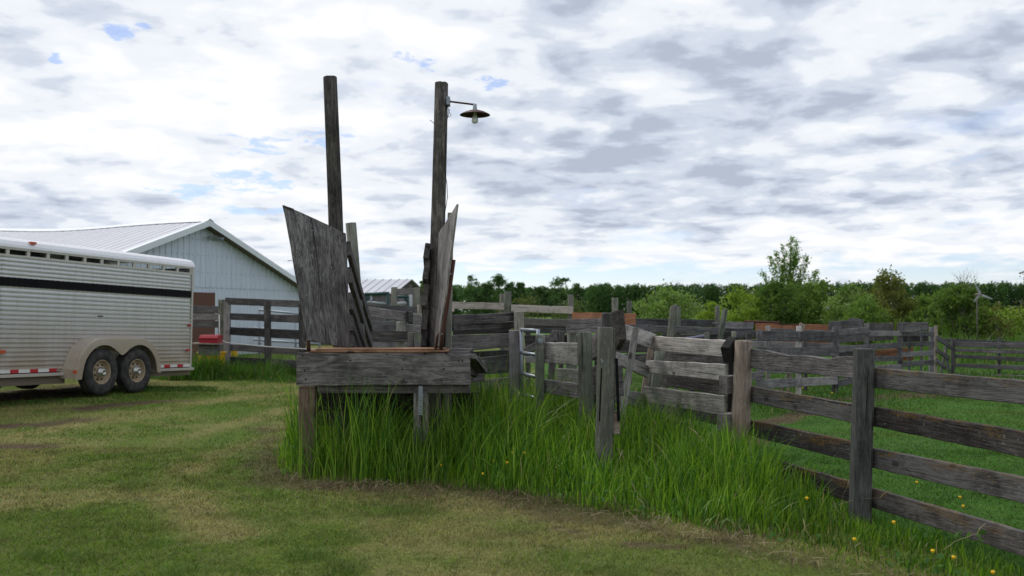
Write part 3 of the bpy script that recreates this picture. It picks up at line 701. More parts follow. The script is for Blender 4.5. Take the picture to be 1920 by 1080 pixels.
jb = thing('propped_boards', 'short grey boards propped between the greenish post and the cracked post', 'boards', base_of(1110, 10.4))
plank(jb, (1106, 634, 678, 10.6), (1124, 622, 668, 10.1), M_grey, name='board', nseg=3); plank(jb, (1106, 690, 742, 10.5), (1126, 684, 742, 10.2), M_grey, name='board', nseg=3)
post(jb, 1120, 625, 1118, 720, 9, 10.9, M_dark, 'batten', True)
# ---- tube gate
tg = thing('tube_gate', 'galvanised steel tube gate seen nearly edge on between two posts', 'gate', base_of(976, 11.9))
zs = [at(976, y, 11.9).z for y in (618, 661, 700, 738)]
ga, gb = at(977, 618, 11.9), at(1009, 618, 11.15)
for z in zs: MB().tube([(ga.x, ga.y, z), (gb.x, gb.y, z)], 0.021, 10).build('tube', M_galv, tg, smooth=True)
MB().tube([(ga.x, ga.y, zs[-1]-.06), (ga.x, ga.y, zs[0])], 0.019, 10).build('upright', M_galv, tg, smooth=True)
MB().tube([(gb.x, gb.y, zs[-1]-.06), (gb.x, gb.y, zs[0]+.02)], 0.022, 10).build('upright', M_galv, tg, smooth=True)

# ---- board fence right of the chute
cf = thing('pen_fence', 'tall grey board fence joining the chute ramp to the tube gate', 'fence', base_of(960, 12.2))
post(cf, 973, 585, 973, 700, 19, 12.25, M_post, square=True)
plank(cf, (954, 640, 640, 12.0), (981, 640, 640, 12.0), M_grey) if False else None
o = post(cf, 967, 620, 967, 712, 26, 12.0, M_grey, square=True, label='wide flat grey plank post', zmin=0.4)
plank(cf, (848, 590, 611, 11.6), (981, 584, 600, 12.35), M_grey, prof=[(0, 0), (.5, -.01), (1, 0)], off=0.1)
plank(cf, (848, 608, 621, 11.6), (964, 603, 616, 12.35), M_dark, off=0.1)
plank(cf, (846, 629, 661, 11.9), (956, 625, 651, 12.1), M_grey, off=0.05)
plank(cf, (846, 662, 675, 12.6), (956, 656, 668, 12.6), M_dark, off=0.05)
plank(cf, (846, 676, 708, 11.9), (956, 665, 699, 12.1), M_grey, off=0.05)
plank(cf, (850, 718, 740, 11.9), (952, 708, 728, 12.1), M_grey, off=0.05)
plank(cf, (846, 617, 630, 12.6), (956, 612, 625, 12.6), M_dark, off=0.3)
plank(cf, (872, 620, 668, 12.7), (886, 668, 712, 12.7), M_dark, th=0.03, name='brace') if False else None
# long rails behind the tube gate
bf = thing('long_pen_fence', 'dark board fence running behind the tube gate towards the orange plywood', 'fence', base_of(1040, 14.6))
plank(bf, (975, 596, 610, 15.0), (1075, 599, 613, 14.6), M_dark)
plank(bf, (975, 611, 624, 15.0), (1085, 613, 626, 14.6), M_grey)
plank(bf, (1062, 598, 625, 12.6), (1132, 597, 624, 12.4), M_grey, label='thick grey board end')
post(bf, 1073, 624, 1073, 720, 18, 12.7, M_post)
plank(bf, (980, 655, 668, 13.2), (1042, 622, 640, 12.6), M_grey, label='slanting grey board')
post(bf, 1042, 621, 1032, 720, 14, 12.9, M_dark, square=True)
post(bf, 1054, 622, 1050, 720, 10, 13.4, M_dark, square=True)
plank(bf, (984, 628, 645, 13.6), (1130, 628, 645, 13.4), M_dark)
plank(bf, (1046, 694, 722, 13.0), (1090, 690, 720, 13.0), M_brown, label='brownish short board')
plank(bf, (1150, 640, 662, 13.6), (1240, 640, 660, 13.8), M_dark)
plank(bf, (1150, 664, 690, 13.4), (1235, 662, 684, 13.6), M_dark)

# ---- leaning wing of boards
wf = thing('sagging_board_wing', 'sagging pale grey board wing with a corner, leaning back over the tall grass', 'fence', base_of(1220, 11.4))
for (a, b) in ((((1162, 605, 634, 10.5), (1225, 626, 655, 11.35))), (((1153, 659, 683, 10.4), (1214, 686, 708, 11.35))), (((1148, 728, 752, 10.4), (1208, 737, 767, 11.35)))):
    plank(wf, a, b, M_light, th=0.045, nseg=6)
for (a, b) in ((((1224, 630, 656, 11.35), (1364, 638, 670, 9.6))), (((1215, 675, 698, 11.35), (1363, 683, 714, 9.6))), (((1209, 724, 755, 11.35), (1362, 742, 779, 9.6)))):
    plank(wf, a, b, M_light, th=0.045, nseg=10, rough=0.004)
plank(wf, (1205, 772, 792, 11.4), (1300, 796, 816, 10.2), M_grey, label='fallen bottom board')
post(wf, 1192, 615, 1169, 760, 13, 10.4, M_light, 'brace', True)
post(wf, 1221, 655, 1199, 790, 12, 11.5, M_brown, 'brace', True)
post(wf, 1238, 655, 1219, 800, 20, 11.75, M_post)
for (a, b) in ((((1248, 656, 680, 12.3), (1366, 664, 688, 10.4))), (((1238, 700, 722, 12.3), (1362, 712, 742, 10.4))), (((1234, 756, 772, 12.3), (1360, 778, 800, 10.4)))):
    plank(wf, a, b, M_dark, th=0.04, nseg=4)
bl = thing('stacked_board_ends', 'dark end blocks stacked between the sagging boards and the brown post', 'fence blocks', base_of(1368, 9.45))
plank(bl, (1362, 650, 681, 9.35), (1378, 630, 674, 9.45), M_vdark, 0.10, 'block', nseg=2)
plank(bl, (1356, 705, 739, 9.35), (1377, 703, 736, 9.45), M_grey, 0.10, 'block', nseg=2)
plank(bl, (1353, 776, 808, 9.3), (1374, 774, 812, 9.4), M_grey, 0.10, 'block', nseg=2)
post(bl, 1372, 640, 1366, 860, 9, 9.6, M_vdark, 'batten', True)

# ---- pale planks and tall posts in the middle distance
pf = thing('pale_plank_fence', 'fence topped by pale new planks, far back in the middle', 'fence', base_of(950, 20.0))
plank(pf, (800, 565, 578, 19.5), (944, 568, 581, 20.2), M_pale, off=-0.1); plank(pf, (958, 571, 584, 20.2), (1074, 575, 588.5, 20.2), M_pale, off=-0.1)
post(pf, 941, 552, 941, 640, 9, 20.4); post(pf, 952, 547, 952, 640, 14, 20.2); post(pf, 1070, 553, 1070, 640, 11, 20.2)
plank(pf, (1185, 597, 609, 20.5), (1345, 600, 613, 21.0), M_far); plank(pf, (940, 600, 612, 20.3), (1073, 600, 612, 20.3), M_far)
post(pf, 1153, 559, 1153, 650, 13, 19.6); post(pf, 1180, 565, 1180, 650, 10, 20.6)
pw = thing('orange_plywood_board', 'orange plywood board fixed in the pen fence behind the cracked post', 'plywood', base_of(1130, 19.2))
plank(pw, (1073, 585, 640, 19.4), (1192, 588, 645, 19.4), M_orange, 0.03, 'sheet', nseg=4) if False else plank(pw, (1073, 585, 610, 19.4), (1192, 588, 612, 19.4), M_orange, 0.03, 'sheet', nseg=4)
mf = thing('middle_pen_fence', 'low dark board fence with leaning grey posts in front of the light green bush', 'fence', base_of(1270, 17.0))
post(mf, 1264, 573, 1256, 640, 13, 16.6, M_post, n=10, slant=0.4); post(mf, 1273, 575, 1271, 640, 7, 16.9, M_post)
post(mf, 1345, 574, 1345, 640, 9, 20.8, M_post); post(mf, 1360, 580, 1350, 640, 10, 16.8, M_post)
plank(mf, (1165, 608, 619, 17.2), (1415, 617, 628, 16.8), M_far, off=0.15); plank(mf, (1190, 611, 623, 16.8), (1350, 614, 627, 16.6), M_far, off=0.1)
plank(mf, (1352, 603, 616, 17.6), (1412, 605, 617, 17.8), M_far); plank(mf, (1335, 604, 608, 18.5), (1410, 606, 610, 18.5), M_far)
plank(mf, (1300, 628, 640, 17.2), (1372, 625, 637, 17.2), M_far); plank(mf, (1376, 622, 634, 16.6), (1420, 620, 632, 16.8), M_far)
post(mf, 1218, 610, 1218, 660, 12, 16.9, M_far, square=True); post(mf, 1326, 624, 1326, 660, 10, 16.5, M_post); post(mf, 1376, 622, 1376, 660, 9, 16.5, M_post)
plank(mf, (1240, 625, 660, 17.6), (1372, 628, 662, 17.6), M_far, name='panel')
plank(mf, (1150, 632, 645, 15.2), (1225, 650, 662, 15.2), M_far)
dj = thing('inner_pen_boards', 'jumble of dark pen boards crossing behind the sagging pale wing', 'fence', base_of(1300, 14.0))
for (x1, a1, b1, Y1, x2, a2, b2, Y2) in ((1230, 640, 652, 14.4, 1420, 636, 646, 15.4), (1150, 618, 634, 14.6, 1232, 628, 642, 14.2), (1240, 676, 690, 13.2, 1375, 690, 704, 12.4), (1405, 640, 652, 15.2, 1436, 640, 652, 15.6), (1405, 668, 682, 15.0, 1430, 668, 682, 15.6), (1395, 700, 714, 14.6, 1430, 696, 712, 15.6)):
    plank(dj, (x1, a1, b1, Y1), (x2, a2, b2, Y2), M_far, name='board', nseg=4)
for (x, y, Y) in ((1236, 632, 14.6), (1300, 640, 14.2), (1404, 626, 15.4)): post(dj, x, y, x-2, 730, 10, Y, M_far, square=True)
hl = thing('tipped_gate_boards', 'row of low grey boards with a diagonal lying behind the tube gate', 'boards', base_of(1030, 15.8))
for (x1, a1, b1, Y1, x2, a2, b2, Y2) in ((985, 640, 652, 15.8, 1070, 640, 652, 15.4), (985, 668, 680, 15.6, 1070, 668, 680, 15.4), (1075, 610, 624, 15.8, 1170, 612, 624, 15.8)):
    plank(hl, (x1, a1, b1, Y1), (x2, a2, b2, Y2), M_far, name='board', nseg=4)
post(hl, 990, 600, 990, 700, 10, 15.7, M_far, square=True); post(hl, 1066, 600, 1066, 700, 10, 15.6, M_far, square=True)
bp = thing('blue_grey_pipe', 'long blue grey steel pipe lying across the pens behind the sagging boards', 'pipe', base_of(1290, 15.0))
MB().tube([at(1255, 640, 14.6), at(1320, 630, 15.0)], 0.022, 8).build('pipe', M_purple, bp, smooth=True)
MB().tube([at(1195, 671, 14.6), at(1235, 664, 15.0)], 0.022, 8).build('pipe', M_purple, bp, smooth=True)
rp_ = thing('rusty_pipe', 'thin rusty pipe lying level above the pens in front of the leafy poplar', 'pipe', base_of(1428, 21))
MB().tube([at(1395, 603, 21.5), at(1462, 605, 21.5)], 0.028, 8).build('pipe', M_rust, rp_, smooth=True)
MB().tube([at(1396, 604, 21.5), at(1396, 640, 21.5)], 0.02, 6).build('stand', M_rust, rp_, smooth=True)
MB().tube([at(1459, 605, 21.5), at(1459, 640, 21.5)], 0.02, 6).build('stand', M_rust, rp_, smooth=True)

# ---- corral on the right
rc = thing('corral_fence', 'tall dark corral fence of grey posts and boards beyond the paddock', 'fence', base_of(1500, 17.5))
op = thing('orange_plywood_sheet', 'long orange plywood sheets lining the pen behind the corral rails', 'plywood', base_of(1490, 20.0))
plank(op, (1417, 606, 622, 20.5), (1558, 609, 626, 20.5), M_orange, 0.03, 'sheet', nseg=4)
plank(op, (1440, 632, 649, 20.5), (1560, 634, 648, 20.5), M_orange, 0.03, 'sheet', nseg=4)
op2 = thing('orange_plywood_patch', 'orange plywood patch low between the rails near the corral corner', 'plywood', base_of(1670, 22.4))
plank(op2, (1637, 657, 678, 22.3), (1712, 651, 676, 22.9), M_orange, 0.03, 'sheet', nseg=4)
for (x, yt, w, Y, m) in ((1424, 619, 12, 16.4, M_far), (1498, 612, 10, 17.6, M_light), (1567, 613, 12, 18.4, M_far), (1625, 607, 9, 20.0, M_far), (1688, 606, 8.5, 21.6, M_far), (1747, 614, 8, 23.2, M_far), (1755, 611, 5, 23.6, M_brown)):
    post(rc, x, yt, x-1, 735, w, Y, m, square=(w < 9))
post(rc, 1508, 609, 1496, 645, 5, 17.9, M_brown, 'brace'); post(rc, 1502, 606, 1484, 700, 5.5, 17.9, M_brown, 'brace')
post(rc, 1440, 611, 1440, 700, 9, 18.9, M_light); post(rc, 1510, 628, 1510, 735, 8, 18.9, M_far)
plank(rc, (1440, 615, 622, 18.9), (1560, 620, 627, 18.9), M_far); plank(rc, (1444, 640, 652, 18.9), (1560, 644, 654, 18.9), M_far)
ys_ = [((620, 639), (622, 640)), ((650, 668), (652, 668)), ((687, 699), (689, 700)), ((711, 728), (705, 720))]
for i, ((a1, a2), (b1, b2)) in enumerate(ys_):
    mid = ((a1+b1)/2, (a2+b2)/2)
    plank(rc, (1426, a1, a2, 16.5), (1497, mid[0], mid[1], 17.6), M_far if i != 3 else M_grey, off=-0.09); plank(rc, (1498, mid[0], mid[1], 17.6), (1566, b1, b2, 18.4), M_far if i != 3 else M_grey, off=-0.09)
def span(x1, Y1, x2, Y2, rows, mat=M_far, off=-0.08, nm='rail'):
    for (a1, a2, b1, b2) in rows: plank(rc, (x1, a1, a2, Y1), (x2, b1, b2, Y2), mat, off=off, name=nm, nseg=3)
span(1568, 18.4, 1625, 20.0, [(618, 629, 613, 624), (648, 661, 646, 656), (672, 684, 668, 678), (712, 725, 700, 712)])
span(1626, 20.0, 1688, 21.6, [(620, 630, 620, 630), (645, 655, 642, 653), (668, 678, 666, 676), (686, 696, 682, 692)])
span(1689, 21.6, 1748, 23.2, [(622, 630, 622, 630), (642, 650, 640, 648), (660, 669, 657, 666), (678, 688, 674, 683)])
span(1560, 19.4, 1622, 20.6, [(603, 646, 599, 640)], M_far, 0.15, 'panel'); span(1576, 19.2, 1606, 19.6, [(648, 672, 648, 670)], M_dark, 0.25, 'panel')
span(1636, 21.2, 1684, 21.9, [(606, 640, 606, 638)], M_dark, 0.3, 'panel'); span(1685, 21.4, 1738, 22.0, [(604, 624, 604, 620)], M_far, -0.02, 'panel')
span(1598, 19.6, 1616, 20.0, [(596, 606, 598, 606)], M_far, 0.12, 'panel'); span(1690, 22.6, 1745, 23.4, [(630, 642, 630, 640)], M_dark, 0.2, 'panel')
post(rc, 1705, 622, 1705, 693, 3.6, 21.9, M_far, 'batten', True); post(rc, 1728, 622, 1728, 693, 3.6, 22.6, M_far, 'batten', True)
# diagonal boards and right hand fence
dg = thing('stepped_brace_boards', 'three slanting boards stepping down at the corral corner', 'boards', base_of(1770, 23.6))
for (x1, y1, x2, y2) in ((1757, 633, 1784, 652), (1756, 656, 1779, 672), (1756, 676, 1774, 690)):
    plank(dg, (x1, y1-4, y1+4, 23.4), (x2, y2-4, y2+4, 23.8), M_far, name='board', nseg=2)
post(dg, 1775, 650, 1764, 700, 4, 23.9, M_far, 'batten', True); post(dg, 1771, 652, 1781, 700, 4, 24.0, M_far, 'batten', True)
rf = thing('far_board_fence', 'low board fence reaching the right edge of the photo beyond the corral corner', 'fence', base_of(1787, 24.0))
post(rf, 1787, 638, 1787, 705, 7.5, 24.0, M_far)
plank(rf, (1760, 634, 641, 24.6), (1920, 641, 649, 23.0), M_far)
for (a1, a2, b1, b2) in ((641, 650, 643, 654), (653, 660, 656, 664), (664, 671, 670, 678), (681, 688, 686, 694), (699, 705, 704, 711)):
    A, A2, B, B2 = at(1790, a1, 24.0), at(1790, a2, 24.0), at(1920, b1, 22.6), at(1920, b2, 22.6)
    B = A+(B-A)*1.8; B2 = A2+(B2-A2)*1.8; SEED[0] += 1
    link('rail', plank_mesh(((B+B2)/2-(A+A2)/2).length, (A-A2).length, (B-B2).length, 0.04, SEED[0], None, 5), M_far, rf, Matrix.Translation((A+A2+B+B2)/4) @ basis((A+A2)/2, (B+B2)/2))
post(rf, 1874, 634, 1874, 700, 6, 23.4, M_far); post(rf, 1985, 640, 1985, 700, 8, 21.9, M_far)

# ---- fences seen between the two poles
vf = thing('inner_alley_fence', 'grey board fence seen between the two tall poles', 'fence', base_of(750, 15.0))
post(vf, 752, 604, 752, 655, 18, 13.6, M_post); post(vf, 739, 539, 739, 600, 12, 17.5, M_post); post(vf, 781, 540, 781, 600, 12, 17.5, M_post)
plank(vf, (680, 571, 584, 17.6), (792, 575, 590, 17.4), M_far, off=-0.1); plank(vf, (685, 574, 592, 13.0), (764, 585, 604, 13.3), M_grey)
plank(vf, (684, 601, 619, 14.2), (746, 603, 620, 14.2), M_far); plank(vf, (684, 620, 641, 13.4), (764, 621, 641, 13.5), M_grey)
plank(vf, (738, 541, 552, 17.5), (782, 541, 552, 17.5), M_far, name='crossbar'); plank(vf, (764, 586, 606, 14.6), (792, 588, 608, 14.6), M_grey)
plank(vf, (762, 608, 624, 14.4), (794, 610, 625, 14.4), M_grey); post(vf, 771, 624, 771, 655, 13, 14.2, M_grey, square=True); post(vf, 790, 572, 790, 655, 9, 14.9, M_post, square=True)
plank(vf, (764, 584, 604, 13.2), (772, 584, 608, 13.9), M_dark, name='board_end', nseg=2)
plank(vf, (684, 640, 652, 17.0), (800, 641, 652, 17.0), M_far); plank(vf, (784, 572, 590, 17.0), (850, 570, 584, 16.5), M_pale)

# ---- left fence by the barn
jf = thing('barn_yard_fence', 'grey board fence standing in front of the pale blue barn wall', 'fence', base_of(421, 23.0))
post(jf, 416, 562, 416, 700, 12, 23.1, M_post, square=True); post(jf, 426, 567, 426, 700, 12, 22.9, M_grey, square=True, label='darker post doubled against the corner post'); post(jf, 501, 564, 503, 700, 12, 22.7, M_dark, square=True)
post(jf, 566, 570, 568, 700, 12, 22.5, M_dark, square=True)
for (a, b, c_, d) in ((558, 571, 564, 577), (587, 599, 591, 606), (613, 627, 619, 637), (645, 657, 652, 666), (668, 683, 676, 692)):
    e = a+(c_-a)*0.5; f_ = b+(d-b)*0.5
    plank(jf, (426, a, b, 23.0), (500, e, f_, 22.8), M_dark, off=-0.08 if a > 570 else -0.14); plank(jf, (499, e, f_, 22.8), (572, c_, d, 22.6), M_dark, off=-0.08)
    plank(jf, (572, c_, d, 22.6), (700, c_+7, d+7, 22.2), M_dark, off=-0.08)
lf2 = thing('trailer_end_fence', 'short run of paler boards between the trailer and the corner post', 'fence', base_of(385, 23.2))
for (a, b) in ((573.5, 587), (588, 600), (601, 614)): plank(lf2, (330, a-1, b-1, 23.4), (414, a+.5, b+.5, 23.2), M_grey, off=-0.1)
post(lf2, 336, 566, 336, 700, 12, 23.6, M_post)
gpn = thing('pipe_panel', 'grey steel pipe panel standing against the barn behind the board fence', 'pipe panel', base_of(520, 26.0))
for (x1, y1, x2, y2) in ((484, 581, 600, 592), (475, 615, 600, 626), (475, 637, 600, 645), (475, 650, 600, 657)): MB().tube([at(x1, y1, 26), at(x2, y2, 26)], 0.028, 8).build('tube', M_galv, gpn, smooth=True)
for x in (485, 553, 598): MB().tube([at(x, 581+(x-484)*.095, 26), at(x+2, 690, 26)], 0.028, 8).build('upright', M_galv, gpn, smooth=True)
cdt = thing('bent_conduit', 'thin pale bent conduit running from the corner post towards the chute', 'conduit', base_of(490, 22.0))
MB().tube([at(411, 590, 22.3), at(411.5, 628, 22.3), at(414, 636, 22.3), at(420, 641, 22.3), at(432, 643.5, 22.3), at(500, 650, 22.2), at(576, 654.5, 22.0), at(640, 656, 22.0)], 0.011, 8).build('pipe', M_tape_w, cdt, smooth=True)
# feeder tub, plank and red box
tub = thing('yellow_tub', 'yellow plastic tub standing in the grass beside the corner post', 'tub', base_of(397, 22.2))
T0 = at(397, 662, 22.2); mb = MB(); r1, r2 = 0.30, 0.25; n = 20
V = []
for (r, z) in ((r2, 0.02), (r1, T0.z), (r1+.02, T0.z+.0), (r1+.02, T0.z+.03), (r1-.02, T0.z+.03), (r2-.03, 0.06)):
    for q in range(n): V.append((T0.x+r*math.cos(q*2*math.pi/n), T0.y+r*math.sin(q*2*math.pi/n), z))
Fc = [(i*n+q, i*n+(q+1) % n, (i+1)*n+(q+1) % n, (i+1)*n+q) for i in range(5) for q in range(n)]+[tuple(range(n))[::-1], tuple(range(5*n, 6*n))]
mb.add(V, Fc).build('tub_shell', M_yellow, tub)
tb2 = thing('yellow_drum', 'yellow drum glimpsed low between the corner post and the next fence post', 'drum', base_of(436, 24.5))
mb = MB(); c0 = base_of(437, 24.5); mb.tube([(c0[0], c0[1], 0.0), (c0[0], c0[1], 0.03), (c0[0], c0[1], 0.55), (c0[0], c0[1], 0.56)], [0.11, 0.12, 0.12, 0.11], 16).build('drum_shell', M_yellow, tb2)
tp = thing('feeder_plank', 'grey plank lying across the yellow tub', 'plank', base_of(392, 22.0))
plank(tp, (372, 645, 666, 21.9), (413, 646, 666, 21.9), M_grey, 0.05, 'board'); plank(tp, (366, 642, 645, 22.0), (414, 643, 646, 22.0), M_pale, 0.5, 'shelf', nseg=2)
rb = thing('red_box', 'red plastic box with a sloped lid sitting on the plank above the yellow tub', 'box', base_of(394, 22.0))
a = at(377, 643, 22.0); b = at(413, 628, 22.0); h = b.z-a.z
mb = MB(); prof = [(0, 0), (0, h*.62), (.06, h*.98), (.12, h), (.40, h), (.42, h*.62), (.42, 0)]
mb.prism([(a.y-.2+p[0]*.9, a.z+p[1]) for p in prof], 0, a.x+.015, b.x); mb.build('box_shell', M_red, rb)
MB().box((a.x+.012, a.y-.205, a.z+h*.0), (b.x+.004, a.y+.18, a.z+h*.14)).build('rim', M_red, rb)
MB().box((a.x+.015, a.y-.222, a.z+h*.56), (b.x+.015, a.y+.19, a.z+h*.66)).build('lid_edge', M_red, rb)

# ------------------------------------------------------------------ loading chute
ch = thing('loading_chute', 'old weathered timber loading chute with flared plywood wings and a plank dock front', 'loading chute', base_of(720, 9.3))
# deck front
plank(ch, (557, 662, 723, 9.2), (882, 663, 721, 9.2), M_dock, 0.045, 'dock_board', nseg=14, rough=0.003)
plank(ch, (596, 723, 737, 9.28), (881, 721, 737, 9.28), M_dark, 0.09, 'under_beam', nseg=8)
# nails of the dock board
mb = MB()
for (x, y) in ((567, 667), (657, 676), (573, 711), (661, 710), (726, 665), (756, 675), (754, 692), (757, 711), (796, 663), (837, 663), (832, 692), (828, 713), (860, 677), (867, 677), (571, 695)):
    c = at(x, y, 9.172); MB().tube([c, c+Vector((0, .012, 0))], 0.0075, 6).build('bolt_head', M_black, ch)
# legs
post(ch, 578, 724, 578, 880, 33, 9.30, M_leg, 'leg', True, label='reddish brown squared leg'); post(ch, 790, 737, 788, 880, 29, 9.30, M_ply, 'leg', True, label='split grey leg with a steel strap')
post(ch, 813, 738, 813, 880, 15, 9.75, M_dark, 'leg', True)
a = at(785, 724, 9.12); b = at(792.5, 778, 9.12)
mb = MB().box((a.x, 9.115, b.z), (b.x, 9.122, a.z)); mb.build('steel_strap', M_strap, ch)
mb = MB()
for i in range(6): c = at(788.8, 745+i*6, 9.113); mb.tube([c, c+Vector((0, .004, 0))], 0.0045, 6)
mb.build('strap_holes', M_black, ch)
# deck, ramp
dl = at(560, 659, 9.2); dr_ = at(880, 659, 9.2); zt = dl.z
plank(ch, (578, 656.5, 661, 9.2), (840, 656.5, 661, 9.2), M_edge, 0.42, 'plywood_sheet', nseg=4, label='thin edge of a newer orange plywood sheet on the deck', off=0.2)
plank(ch, (594, 653.2, 656, 9.22), (834, 653.5, 656, 9.22), M_edge, 0.3, 'plywood_sheet', nseg=4, off=0.12, label='second orange sheet lying on the first')
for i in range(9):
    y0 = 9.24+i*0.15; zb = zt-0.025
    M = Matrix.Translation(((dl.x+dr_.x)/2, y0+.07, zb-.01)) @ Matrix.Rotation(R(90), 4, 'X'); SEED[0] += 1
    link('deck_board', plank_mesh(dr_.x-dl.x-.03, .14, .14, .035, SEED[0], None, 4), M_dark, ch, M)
RL = 3.3; SL = 0.33   # ramp length and fall
ux = Vector((-0.05, 1, -SL)).normalized()
def rampboard(p, Ln, h, th, mat, nm, vert=True, lean=0.0):
    p = Vector(p); p2 = p+ux*Ln; up = Vector((lean, 0, 1)).normalized()
    SEED[0] += 1; M = Matrix.Translation((p+p2)/2) @ basis(p, p2, up)
    return link(nm, plank_mesh(Ln, h, h, th, SEED[0], None, 6), mat, ch, M)
for i in range(5): rampboard((-1.42+i*0.155, 9.85, zt-.08), RL, .04, .15, M_dark, 'ramp_board')
rampboard((-1.62, 9.8, zt-.2), RL+.1, .20, .05, M_dark, 'ramp_stringer'); rampboard((-.66, 9.8, zt-.2), RL+.1, .20, .05, M_dark, 'ramp_stringer')
# side rails of the chute, left wall leaning out
for i, (x, y, hh) in enumerate(((650, 464, .155), (652, 514, .165), (653, 563, .175), (655, 605, .15), (656, 634, .16))):
    p = at(x+3, y+1, 9.65); rampboard(p, 2.5, hh, .045, M_dark, 'side_rail', lean=-0.12)
for i, (x, y, hh) in enumerate(((800, 470, .16), (799, 505, .20), (797, 552, .22), (796, 598, .20), (795, 634, .16))):
    p = at(x, y, 9.65); rampboard(p, 2.5, hh, .05, M_dark, 'side_rail', lean=0.12)
# uprights of the chute
post(ch, 658, 419, 676, 640, 20, 10.9, M_post, 'upright'); post(ch, 845, 400, 841, 640, 12, 10.2, M_post, 'upright', True); post(ch, 812, 585, 812, 640, 10, 11.2, M_grey, 'upright', True)
post(ch, 837, 560, 837, 640, 20, 10.3, M_post, 'upright', True)
# dark side board and ends on the right of the deck
plank(ch, (882, 662, 672, 9.25), (904, 690, 700, 10.1), M_grey, 0.10, 'side_board', nseg=3); plank(ch, (884, 708, 716, 9.6), (903, 707, 715, 10.1), M_dark, 0.05, 'side_board', nseg=3)
plank(ch, (875, 664, 700, 9.6), (905, 676, 715, 10.6), M_dark, 0.05, 'side_board', nseg=3)
for i in range(4): plank(ch, (893+i*3, 668+i*4, 682+i*4, 9.9+i*.15), (899+i*3, 668+i*4, 682+i*4, 9.9+i*.15), M_dark, 0.12, 'board_end', nseg=2)
plank(ch, (604, 734, 770, 9.66), (790, 734, 768, 9.66), M_vdark, 0.04, 'shade_toned_skirt_board', nseg=4); plank(ch, (590, 737, 800, 10.4), (900, 735, 790, 10.6), M_vdark, 0.05, 'shade_toned_skirt_board', nseg=4)  # skirt boards toned nearly black to paint the shade under the deck
plank(ch, (618, 770, 832, 10.9), (870, 772, 830, 10.9), M_vdark, 0.05, 'shade_toned_skirt_board', nseg=4)
# plywood wings
def wing(corners, mat, th=0.018, nu=10, nv=8, seed=1, edge=0.006):
    """four corners (px,py,Y) top-near, top-far, bottom-far, bottom-near; local X = vertical grain direction"""
    P = [at(*c) for c in corners]; r = random.Random(seed)
    o = (P[0]+P[1]+P[2]+P[3])/4; x = ((P[3]+P[2])/2-(P[0]+P[1])/2).normalized(); t = ((P[1]+P[2])-(P[0]+P[3])).normalized(); y = x.cross(t).normalized(); z = x.cross(y)
    Rm = Matrix(((x.x, y.x, z.x), (x.y, y.y, z.y), (x.z, y.z, z.z))).to_4x4(); M = Matrix.Translation(o) @ Rm; Mi = M.inverted()
    P = [Mi @ p for p in P]; V = []; Fc = []
    for s in (-1, 1):
        for i in range(nu+1):
            for j in range(nv+1):
                u, v = i/nu, j/nv; p = (P[0]*(1-v)+P[1]*v)*(1-u)+(P[3]*(1-v)+P[2]*v)*u
                rr = random.Random(seed*1000+i*20+j); e = (i in (0, nu)) or (j in (0, nv))
                q = Vector((rr.uniform(-edge, edge) if i in (0, nu) else 0, 0.006*math.sin(3*u+2*v), rr.uniform(-edge, edge) if j in (0, nv) else 0))
                V.append(p+q+Vector((0, s*th/2, 0)))
    m = (nu+1)*(nv+1)
    for i in range(nu):
        for j in range(nv):
            a = i*(nv+1)+j; Fc.append((a, a+1, a+nv+2, a+nv+1)); Fc.append((a+m, a+m+nv+1, a+m+nv+2, a+m+1))
    def strip(idx):
        for a, b in zip(idx[:-1], idx[1:]): Fc.append((a, a+m, b+m, b))
    strip([j for j in range(nv+1)]); strip([i*(nv+1)+nv for i in range(nu+1)]); strip([nu*(nv+1)+j for j in range(nv, -1, -1)]); strip([i*(nv+1) for i in range(nu, -1, -1)])
    me = mesh(V, Fc); return link('plywood_wing', me, mat, ch, M)
wing([(531, 384, 8.75), (647, 438, 9.55), (656, 652, 9.50), (576, 637, 8.9)], M_ply, seed=1)['label'] = 'broad left plywood wing, bleached and flaking'
wing([(858, 383, 8.75), (823, 437, 9.7), (817, 652, 9.65), (822.5, 649, 9.05)], M_ply, seed=2)['label'] = 'right plywood wing seen nearly edge on'
plank(ch, (531, 385, 388, 8.72), (549, 391, 395, 8.85), M_dark, 0.02, 'splinter', nseg=2)
for (x, y) in ((541, 497), (606, 420)): pass
MB().tube([at(851, 487, 8.93), at(845, 530, 8.93), at(830, 625, 9.0), at(826.5, 655, 9.05)], [.017, .017, .018, .016], 8).build('rusty_rod', M_rust, ch, smooth=True)
MB().tube([at(826, 622, 9.1), at(820, 632, 9.1), at(817, 655, 9.1)], .014, 6).build('rusty_rod', M_rust, ch, smooth=True)
MB().tube([at(577.5, 636, 9.0), at(579, 658, 9.05)], .018, 8).build('rusty_rod', M_rust, ch, smooth=True)
MB().tube([at(539, 489, 8.95), at(547, 488.5, 8.95)], .003, 5).build('nail', M_rust, ch)
mb = MB()
for (x, y) in ((845, 513), (829, 626), (818, 624), (566, 498), (575, 553), (582, 605), (652, 485), (585, 432), (556, 400), (563, 420)):
    c = at(x, y, 8.86 if x > 700 else 8.78); mb.tube([c, c+Vector((0, .008, 0))], 0.006, 6)
mb.build('screw_heads', M_galv, ch)
